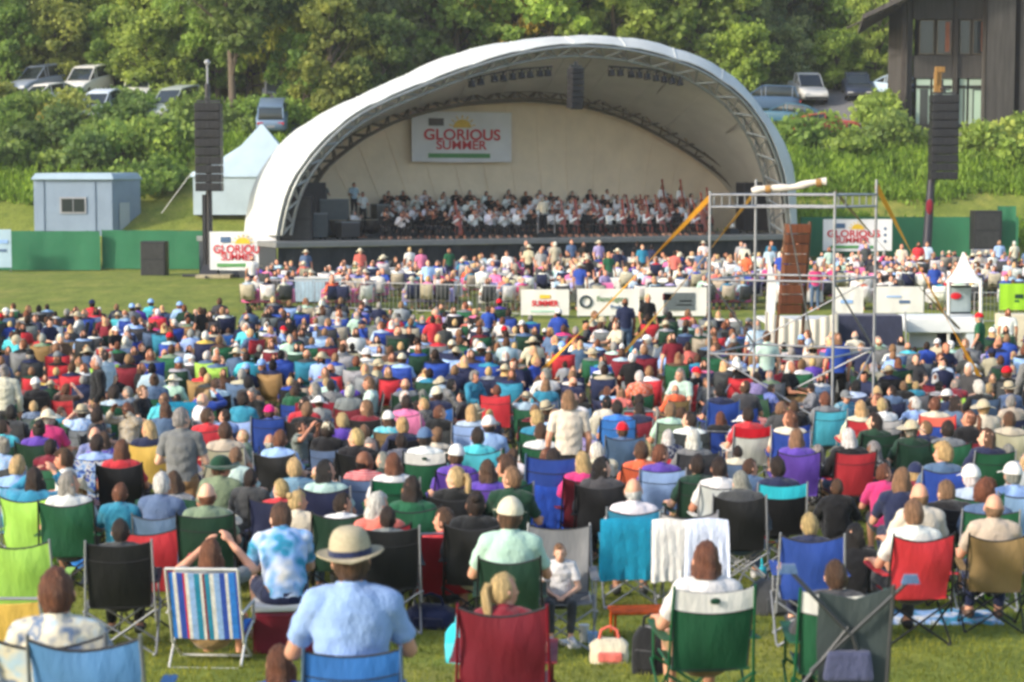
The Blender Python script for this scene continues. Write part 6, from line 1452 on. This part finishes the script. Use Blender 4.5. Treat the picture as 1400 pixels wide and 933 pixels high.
for px, py, s_, c in [(15, 165, 1, 'mid green'), (50, 185, 1.1, 'dark green'), (92, 172, 1, 'dark green'), (75, 160, .7, 'ochre'), (130, 182, 1.1, 'mid green'), (172, 172, 1.1, 'dark green'), (160, 200, 1.1, 'mid green'), (210, 178, 1, 'olive'), (215, 200, 1.1, 'bright green'), (245, 185, 1.1, 'mid green'), (30, 215, 1.2, 'mid green'), (120, 220, 1.1, 'dark green'), (215, 248, 1.1, 'mid green'), (325, 165, 1, 'dark green'), (345, 160, .9, 'mid green'), (400, 160, .9, 'bright green'), (50, 128, .8, 'mid green'), (118, 158, .9, 'olive'), (190, 138, .7, 'mid green'), (232, 128, .9, 'bright green'), (76, 148, .8, 'bright green'), (270, 150, 1, 'mid green'), (15, 128, 1, 'olive'), (410, 140, 1, 'mid green'), (97, 150, 1.0, 'olive'), (160, 152, 1.0, 'dark green'), (175, 148, .9, 'dark green'), (205, 152, .9, 'mid green'), (222, 145, .8, 'bright green'), (262, 165, 1.1, 'mid green'), (38, 150, .9, 'mid green'), (88, 130, .9, 'mid green'), (250, 140, .9, 'bright green'), (170, 140, .8, 'bright green'), (30, 140, .9, 'mid green'),
   (1095, 190, 1.1, 'mid green'), (1130, 178, .9, 'bright green'), (1160, 195, 1.1, 'bright green'), (1200, 165, 1.2, 'bright green'), (1215, 190, 1.2, 'mid green'), (1235, 140, 1.0, 'bright green'), (1330, 205, 1.1, 'bright green'), (1365, 200, 1.1, 'yellow-green'), (1395, 215, 1.2, 'bright green'), (1060, 95, .9, 'grey-green'), (1135, 90, .9, 'grey-green'), (1180, 85, .9, 'bright green'), (1145, 75, 1.0, 'mid green'), (1235, 100, .8, 'mid green'), (1030, 85, 1, 'bright green'), (1390, 178, .8, 'bright green')]:
    BU.append((px, py, s_, c))
def hillY(px, py):
    lo, hi = 100., 145.
    for _ in range(40):
        m_ = (lo + hi) / 2
        x = (px - 700) / FPX * m_
        if toPX((x, m_, zt(x, m_)))[1] > py: lo = m_
        else: hi = m_
    return lo
for i, (px, py, s_, c) in enumerate(BU):
    Y = hillY(px, py + 12); lab = f"{c} bush {landmark(px)}, " + ('beside parked cars' if py < 150 else 'halfway up the slope' if py < 212 else 'just above the fence')
    plant('bush', 'bush', BK[i % 3], c, px, Y, s_, lab, 'bushes on the slope', crown='foliage')
# rough undergrowth over the slope
r_ = np.random.default_rng(8); cl = []
while len(cl) < 2100:
    px = r_.uniform(-60, 1460); Y = r_.uniform(107.5, 124) if px < 460 else r_.uniform(102.6, 118); x = (px - 700) / FPX * Y
    if 250 < px < 1060 and Y < 113 and px < 460: continue
    if 1098 < px < 1210 and Y > 114: continue
    if 460 < px < 1040: 
        if r_.random() < .8: continue
    dens = mnoise.noise(Vector((x * .14, Y * .2, 5)))
    if dens < -.18 or (px < 260 and Y < 108): continue
    cl.append(((x, Y, zt(x, Y) + .18 + .3 * max(0, dens)), r_.uniform(.35, .75)))
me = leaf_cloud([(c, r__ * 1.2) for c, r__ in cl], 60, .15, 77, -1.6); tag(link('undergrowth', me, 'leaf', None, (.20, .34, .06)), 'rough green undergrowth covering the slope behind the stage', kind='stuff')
# ------------------------------------------------------------------ vehicles
def ring(w, z0, z1, x, r=.12, n=3):
    pts = []
    for sx, sz in ((1, -1), (1, 1), (-1, 1), (-1, -1)):
        cx, cz = sx * (w - r), (z0 + r) if sz < 0 else (z1 - r)
        a0 = {(1, -1): -90, (1, 1): 0, (-1, 1): 90, (-1, -1): 180}[(sx, sz)]
        for k in range(n + 1): a = R(a0 + 90 * k / n); pts.append((cx + r * math.cos(a), x, cz + r * math.sin(a)))
    return pts
VEH = {}
def build_vehicle(kind):
    suv = kind != 'sedan'; L, W_, Hb, Hr = (4.7, .93, 1.08, 1.78) if suv else (4.6, .90, .95, 1.45)
    mb = MB(); h = L / 2
    sta = [(-h, .70, .45, Hb - .28), (-h + .12, .84, .32, Hb - .1), (-h + .6, W_, .28, Hb), (0, W_, .26, Hb), (h - 1.2, W_, .28, Hb - .04), (h - .5, W_ * .96, .30, Hb - .14), (h - .1, .82, .36, Hb - .30), (h, .70, .46, Hb - .42)]
    mb.loft([ring(w, z0, z1, x) for x, w, z0, z1 in sta]); body = fixn(mb.mesh('vehicle_body'))
    cab = [(-h + .15, W_ - .18, Hb - .1, Hb + .05), (-h + .45 if suv else -h + 1.0, W_ - .2, Hb - .1, Hr - .06), (0, W_ - .2, Hb - .1, Hr), (h - 2.2, W_ - .22, Hb - .1, Hr - .05), (h - 1.3, W_ - .16, Hb - .1, Hb + .03)]
    if kind == 'pickup': cab[0] = (-h + 1.6, W_ - .16, Hb - .1, Hb + .05); cab[1] = (-h + 1.75, W_ - .2, Hb - .1, Hr - .06)
    gl = fixn(MB().loft([ring(w, z0, z1, x, .06) for x, w, z0, z1 in cab]).mesh('vehicle_glass'))
    rf = fixn(MB().loft([ring(w, z0, z1, x, .03) for x, w, z0, z1 in [(cab[1][0] - .05, W_ - .19, Hr - .10, Hr - .03), (cab[1][0] + .3, W_ - .19, Hr - .07, Hr + .02), (0, W_ - .19, Hr - .05, Hr + .03), (cab[3][0], W_ - .20, Hr - .10, Hr - .02)]]).mesh('vehicle_roof'))
    pl = MB()
    for sx in (-1, 1):
        for x in ((cab[1][0] + .1), -.1, cab[3][0]): pl.tube([(sx * (W_ - .185), x, Hb - .05), (sx * (W_ - .215), x + (.05 if x > 0 else 0), Hr - .05)], .035, 6)
        pl.tube([(sx * (W_ - .19), cab[3][0], Hr - .05), (sx * (W_ - .15), cab[4][0], Hb)], .04, 6); pl.tube([(sx * (W_ - .2), cab[1][0], Hr - .06), (sx * (W_ - .17), cab[0][0], Hb)], .05, 6)
    ty = MB().tube([(-.11, 0, 0), (.11, 0, 0)], .33, 20).mesh('tyre'); rm = MB().tube([(-.115, 0, 0), (.115, 0, 0)], .20, 14).mesh('rim', False)
    lt = MB().box((0, 0, 0), (.34, .08, .14)).mesh('lamp', False)
    pl.add([v.co[:] for v in rf.vertices], [tuple(p.vertices) for p in rf.polygons]); rf = pl.mesh('vehicle_roof'); VEH[kind] = (body, gl, rf, None, ty, rm, lt, L, W_, Hb)
for k in ('sedan', 'suv', 'pickup'): build_vehicle(k)
def vehicle(label, kind, px, Y, rz, col, py=None, cat='car'):
    body, gl, rf, pl, ty, rm, lt, L, W_, Hb = VEH[kind]; x = (px - 700) / FPX * Y; z = zt(x, Y) + .17
    if py is not None: z = PX(px, py, Y).z
    e = thing('parked_' + ('pickup' if kind == 'pickup' else 'car'), label, cat, (x, Y, z), rz, 'vehicles parked on the hillside')
    # pitch with the slope along its length
    hx, hy = -math.sin(rz), math.cos(rz); s_ = (zt(x + hx * 1.4, Y + hy * 1.4) - zt(x - hx * 1.4, Y - hy * 1.4)) / 2.8; e.rotation_euler = (math.atan(s_) * .8, 0, rz)
    c = lin(PAL[col]) if isinstance(col, str) else col
    b_ = link('body', body, 'paint', e, c); link('windows', gl, 'glass', e); link('roof', rf, 'paint', e, c)
    for sx in (-1, 1):
        for yy in (-1.4, 1.45): w = link('wheel', ty, 'plastic', e, (.02, .02, .02), loc=(sx * (W_ - .12), yy, .33)); link('rim', rm, 'steel', w, 'silver')
        link('headlight', lt, 'lamp', e, (.7, .7, .68), loc=(sx * .60, L / 2 - .06, Hb - .38)); link('taillight', lt, 'lamp', e, (.55, .02, .02), loc=(sx * .62, -L / 2 + .05, Hb - .28))
    link('bumper', MB().box((0, 0, 0), (1.5, .1, .16)).mesh('bumper', False), 'plastic', e, 'dark grey', loc=(0, L / 2 - .02, .48)); link('number_plate', MB().box((0, 0, 0), (.5, .03, .12)).mesh('np', False), 'plastic', e, 'silver', loc=(0, -L / 2 - .01, .62)); return e
PI = math.pi
vehicle('white SUV with dark windscreen, larger of the two white cars among the upper left trees', 'suv', 124, 124, PI - .25, 'white'); vehicle('lower pale silver-blue car in front of the white SUV', 'sedan', 142, 118.5, PI - .2, (.55, .62, .70))
vehicle('grey-blue car at the far left of the hillside car park', 'suv', 61, 124, PI - .5, (.22, .26, .32)); vehicle('white car low at the left, below the grey-blue one', 'sedan', 66, 120, PI - .6, 'white'); vehicle('white rounded car between the SUV and the left speaker mast', 'sedan', 193, 123.5, PI + .1, 'white')
vehicle('silver green car half hidden by bushes beside the left speaker mast', 'suv', 243, 119, PI - .4, (.35, .40, .38)); vehicle('dark grey car above the blue hatchback beside the tall trunk', 'suv', 381, 124, .15, (.10, .11, .13)); vehicle('steel blue hatchback with red tail lights behind the white marquee', 'suv', 376, 117.5, .05, (.15, .22, .32))
vehicle('white pickup facing the camera below the grey-green trees', 'pickup', 1100, 127.5, PI + .12, 'white', cat='pickup'); vehicle('dark blue car parked right of the white pickup', 'sedan', 1168, 128.5, PI - .1, (.03, .04, .07)); vehicle('pale blue sedan with red tail light beside the timber building', 'sedan', 1216, 127.5, .5, (.45, .58, .72))
vehicle('large teal blue sedan nearest the right side of the shell', 'sedan', 1072, 118, -1.9 + PI, (.035, .11, .17)); vehicle('blue car behind the teal sedan at the shell edge', 'suv', 1040, 123, -1.6 + PI, (.06, .11, .19)); vehicle('red and white car just right of the teal sedan', 'sedan', 1122, 116.5, -1.2, (.62, .10, .07))
# ------------------------------------------------------------------ timber building
def boards(name, c1, c2, sc_):
    m, nt, b = new_mat(name); v = coords(nt, 'Object', (1, 1, 1)); w = nt.nodes.new('ShaderNodeTexWave'); w.inputs['Scale'].default_value = sc_; w.inputs['Distortion'].default_value = .4; w.bands_direction = 'X'; nt.links.new(v, w.inputs[0])
    c = ramp(nt, noise(nt, coords(nt, 'Object', (3, 3, .25)), 1.5, 4), [(.3, c1), (.7, c2)]); nt.links.new(mulc(nt, c, ramp(nt, w.outputs['Fac'], [(.0, (.55,) * 3), (.2, (1, 1, 1))])), b.inputs['Base Color']); b.inputs['Roughness'].default_value = .9; bump(nt, b, w.outputs['Fac'], .5, .03); return m
M['boards'] = boards('weathered_boards', (.035, .032, .030), (.075, .07, .065), 3.2)
Yb_ = 119.; p0 = PX(1236, 178, Yb_); o = Vector((p0.x, Yb_, p0.z - .8)); e = thing('timber_building', 'two-storey weathered timber building with wide eaves at the upper right', 'building', o)
def Lb(px, py, dy=0): return PX(px, py, Yb_ + dy) - o
def wallbox(name, x0, x1, y0, y1, dy, th, mat='boards', col=None, parent=None):
    a, b_ = Lb(x0, y1, dy), Lb(x1, y0, dy); return link(name, MB().box(((a.x + b_.x) / 2, dy + th / 2, (a.z + b_.z) / 2), (b_.x - a.x, th, b_.z - a.z)).mesh(name, False), mat, parent or e, col)
wallbox('wall', 1249, 1347, -80, 26, 0, .3); wallbox('wall', 1249, 1347, 76, 107, 0, .3); wallbox('wall', 1238, 1250, -60, 200, .15, 6); wallbox('wall', 1347, 1392, -120, 186, -1.2, 8); wallbox('wall', 1392, 1470, -120, 186, -.9, 8); wallbox('wall', 1249, 1347, 170, 205, 0, .3); wallbox('back_wall', 1249, 1347, -80, 205, 4.5, .3)
wallbox('corner_post', 1231, 1240, 2, 190, -.35, .3, 'wood', (.07, .06, .055)); wallbox('corner_post', 1302, 1311, -10, 175, -.2, .25, 'wood', (.05, .045, .04)); wallbox('corner_post', 1344, 1349, -60, 188, -1.25, .3, 'wood', (.05, .045, .04))
for x0, x1, y0, y1 in ((1256, 1278, 27, 75), (1280, 1302, 27, 75), (1311, 1328, 27, 75), (1329, 1346, 27, 75)):
    f = wallbox('window', x0, x1, y0, y1, .12, .06, 'wood', (.13, .11, .08)); wallbox('pane', x0 + 2, x1 - 2, y0 + 2, y1 - 2, .10, .016, 'glass', None, f)
    if x0 in (1280, 1329): wallbox('curtain', x0 + 12, x1 - 3, y0 + 3, y1 - 4, .085, .012, 'cloth', (.25, .09, .05), f)
for x0, x1 in ((1252, 1272), (1274, 1302), (1311, 1322), (1324, 1346)):
    f = wallbox('window', x0, x1, 108, 172, .12, .06, 'canvas', (.34, .44, .36)); wallbox('pane', x0 + 5, x1 - 3, 122, 170, .10, .016, 'glass', None, f); wallbox('blind', x0 + 7, x1 - 3, 124, 168, .085, .012, 'canvas', (.36, .50, .40), f) if x0 in (1274, 1324) else None
    wallbox('transom_bar', x0 + 1, x1 - 1, 117, 121, .07, .04, 'wood', (.03, .03, .03), f)
a1, a2 = Lb(1180, 26, -3.2), Lb(1300, -30, -3.2); mb = MB(); dpt = 9
mb.loft([[(a1.x, -3.2, a1.z), (a1.x, -3.2, a1.z + .28), (a1.x + 1.9, dpt, a1.z + .28), (a1.x + 1.9, dpt, a1.z)], [(a2.x, -3.2, a2.z), (a2.x, -3.2, a2.z + .28), (a2.x, dpt, a2.z + .28), (a2.x, dpt, a2.z)], [(a2.x + 9, -3.2, a2.z + 3.6), (a2.x + 9, -3.2, a2.z + 3.9), (a2.x + 9, dpt, a2.z + 3.9), (a2.x + 9, dpt, a2.z + 3.6)]]); link('roof', fixn(mb.mesh('roof', False)), 'wood', e, (.10, .09, .085))
mb = MB(); [mb.tube([Vector((a1.x + k * .9 + .3, -3.0, a1.z + (a2.z - a1.z) / (a2.x - a1.x) * (k * .9 + .3) - .1)), Vector((a1.x + k * .9 + .3, 4, a1.z + (a2.z - a1.z) / (a2.x - a1.x) * (k * .9 + .3) - .1))], .07, 5) for k in range(6)]; link('rafter', mb.mesh('rf'), 'wood', e, (.09, .08, .07))
link('plinth', MB().box((6, -1.0, .35), (14, 2.2, .9)).mesh('pl', False), 'canvas', e, (.22, .21, .19))

# ------------------------------------------------------------------ evening haze
hz_ = MB(); hz_.box((0, 145, 40), (480, 400, 96)); ho = link('haze', hz_.mesh('haze', False), None, None)
m = bpy.data.materials.new('haze_air'); m.use_nodes = True; nt = m.node_tree; nt.nodes.clear(); out = nt.nodes.new('ShaderNodeOutputMaterial'); pv = nt.nodes.new('ShaderNodeVolumePrincipled'); pv.inputs['Color'].default_value = (.9, .93, .95, 1); pv.inputs['Density'].default_value = .0003; nt.links.new(pv.outputs[0], out.inputs['Volume']); ho.data.materials.append(m)
tag(ho, 'thin pale evening haze in the air over the lawn and hillside', kind='stuff')
# ------------------------------------------------------------------ light, sky, camera
SUN_EL, SUN_AZ = R(26), math.atan2(-.86, -.50)      # direction towards the sun: left of and behind the camera
sx, sy = math.sin(SUN_AZ), math.cos(SUN_AZ)
d = Vector((sx * math.cos(SUN_EL), sy * math.cos(SUN_EL), math.sin(SUN_EL)))
L = bpy.data.lights.new('sun', 'SUN'); L.energy = 2.0; L.angle = R(5.0); L.color = (1, .91, .78); lo = bpy.data.objects.new('sun', L); COL.objects.link(lo); lo.rotation_euler = d.to_track_quat('Z', 'Y').to_euler(); lo.location = (-40, -30, 40)
w = bpy.data.worlds.new('World'); scene.world = w; w.use_nodes = True; nt = w.node_tree; bg = nt.nodes['Background']; sk = nt.nodes.new('ShaderNodeTexSky'); sk.sky_type = 'NISHITA'; sk.sun_disc = False; sk.sun_elevation = SUN_EL; sk.sun_rotation = SUN_AZ; sk.dust_density = 2.0
nt.links.new(sk.outputs[0], bg.inputs[0]); bg.inputs[1].default_value = .15
cam = bpy.data.cameras.new('camera'); co = bpy.data.objects.new('camera', cam); COL.objects.link(co); cam.sensor_width = 36; cam.lens = 36 * FPX / 1400; cam.clip_end = 1500; co.location = (0, 0, CAMZ); co.rotation_euler = (R(90) - PITCH, 0, 0); scene.camera = co
cam.dof.use_dof = True; cam.dof.focus_distance = 60; cam.dof.aperture_fstop = 4.0
scene.view_settings.view_transform = 'Standard'; scene.view_settings.look = 'None'; scene.view_settings.exposure = 1.12; scene.view_settings.gamma = 1
scene.render.engine = 'CYCLES'; scene.cycles.filter_width = 3.0; scene.cycles.max_bounces = 6; scene.cycles.transparent_max_bounces = 4; scene.cycles.use_denoising = True
scene.cycles.sample_clamp_indirect = 6
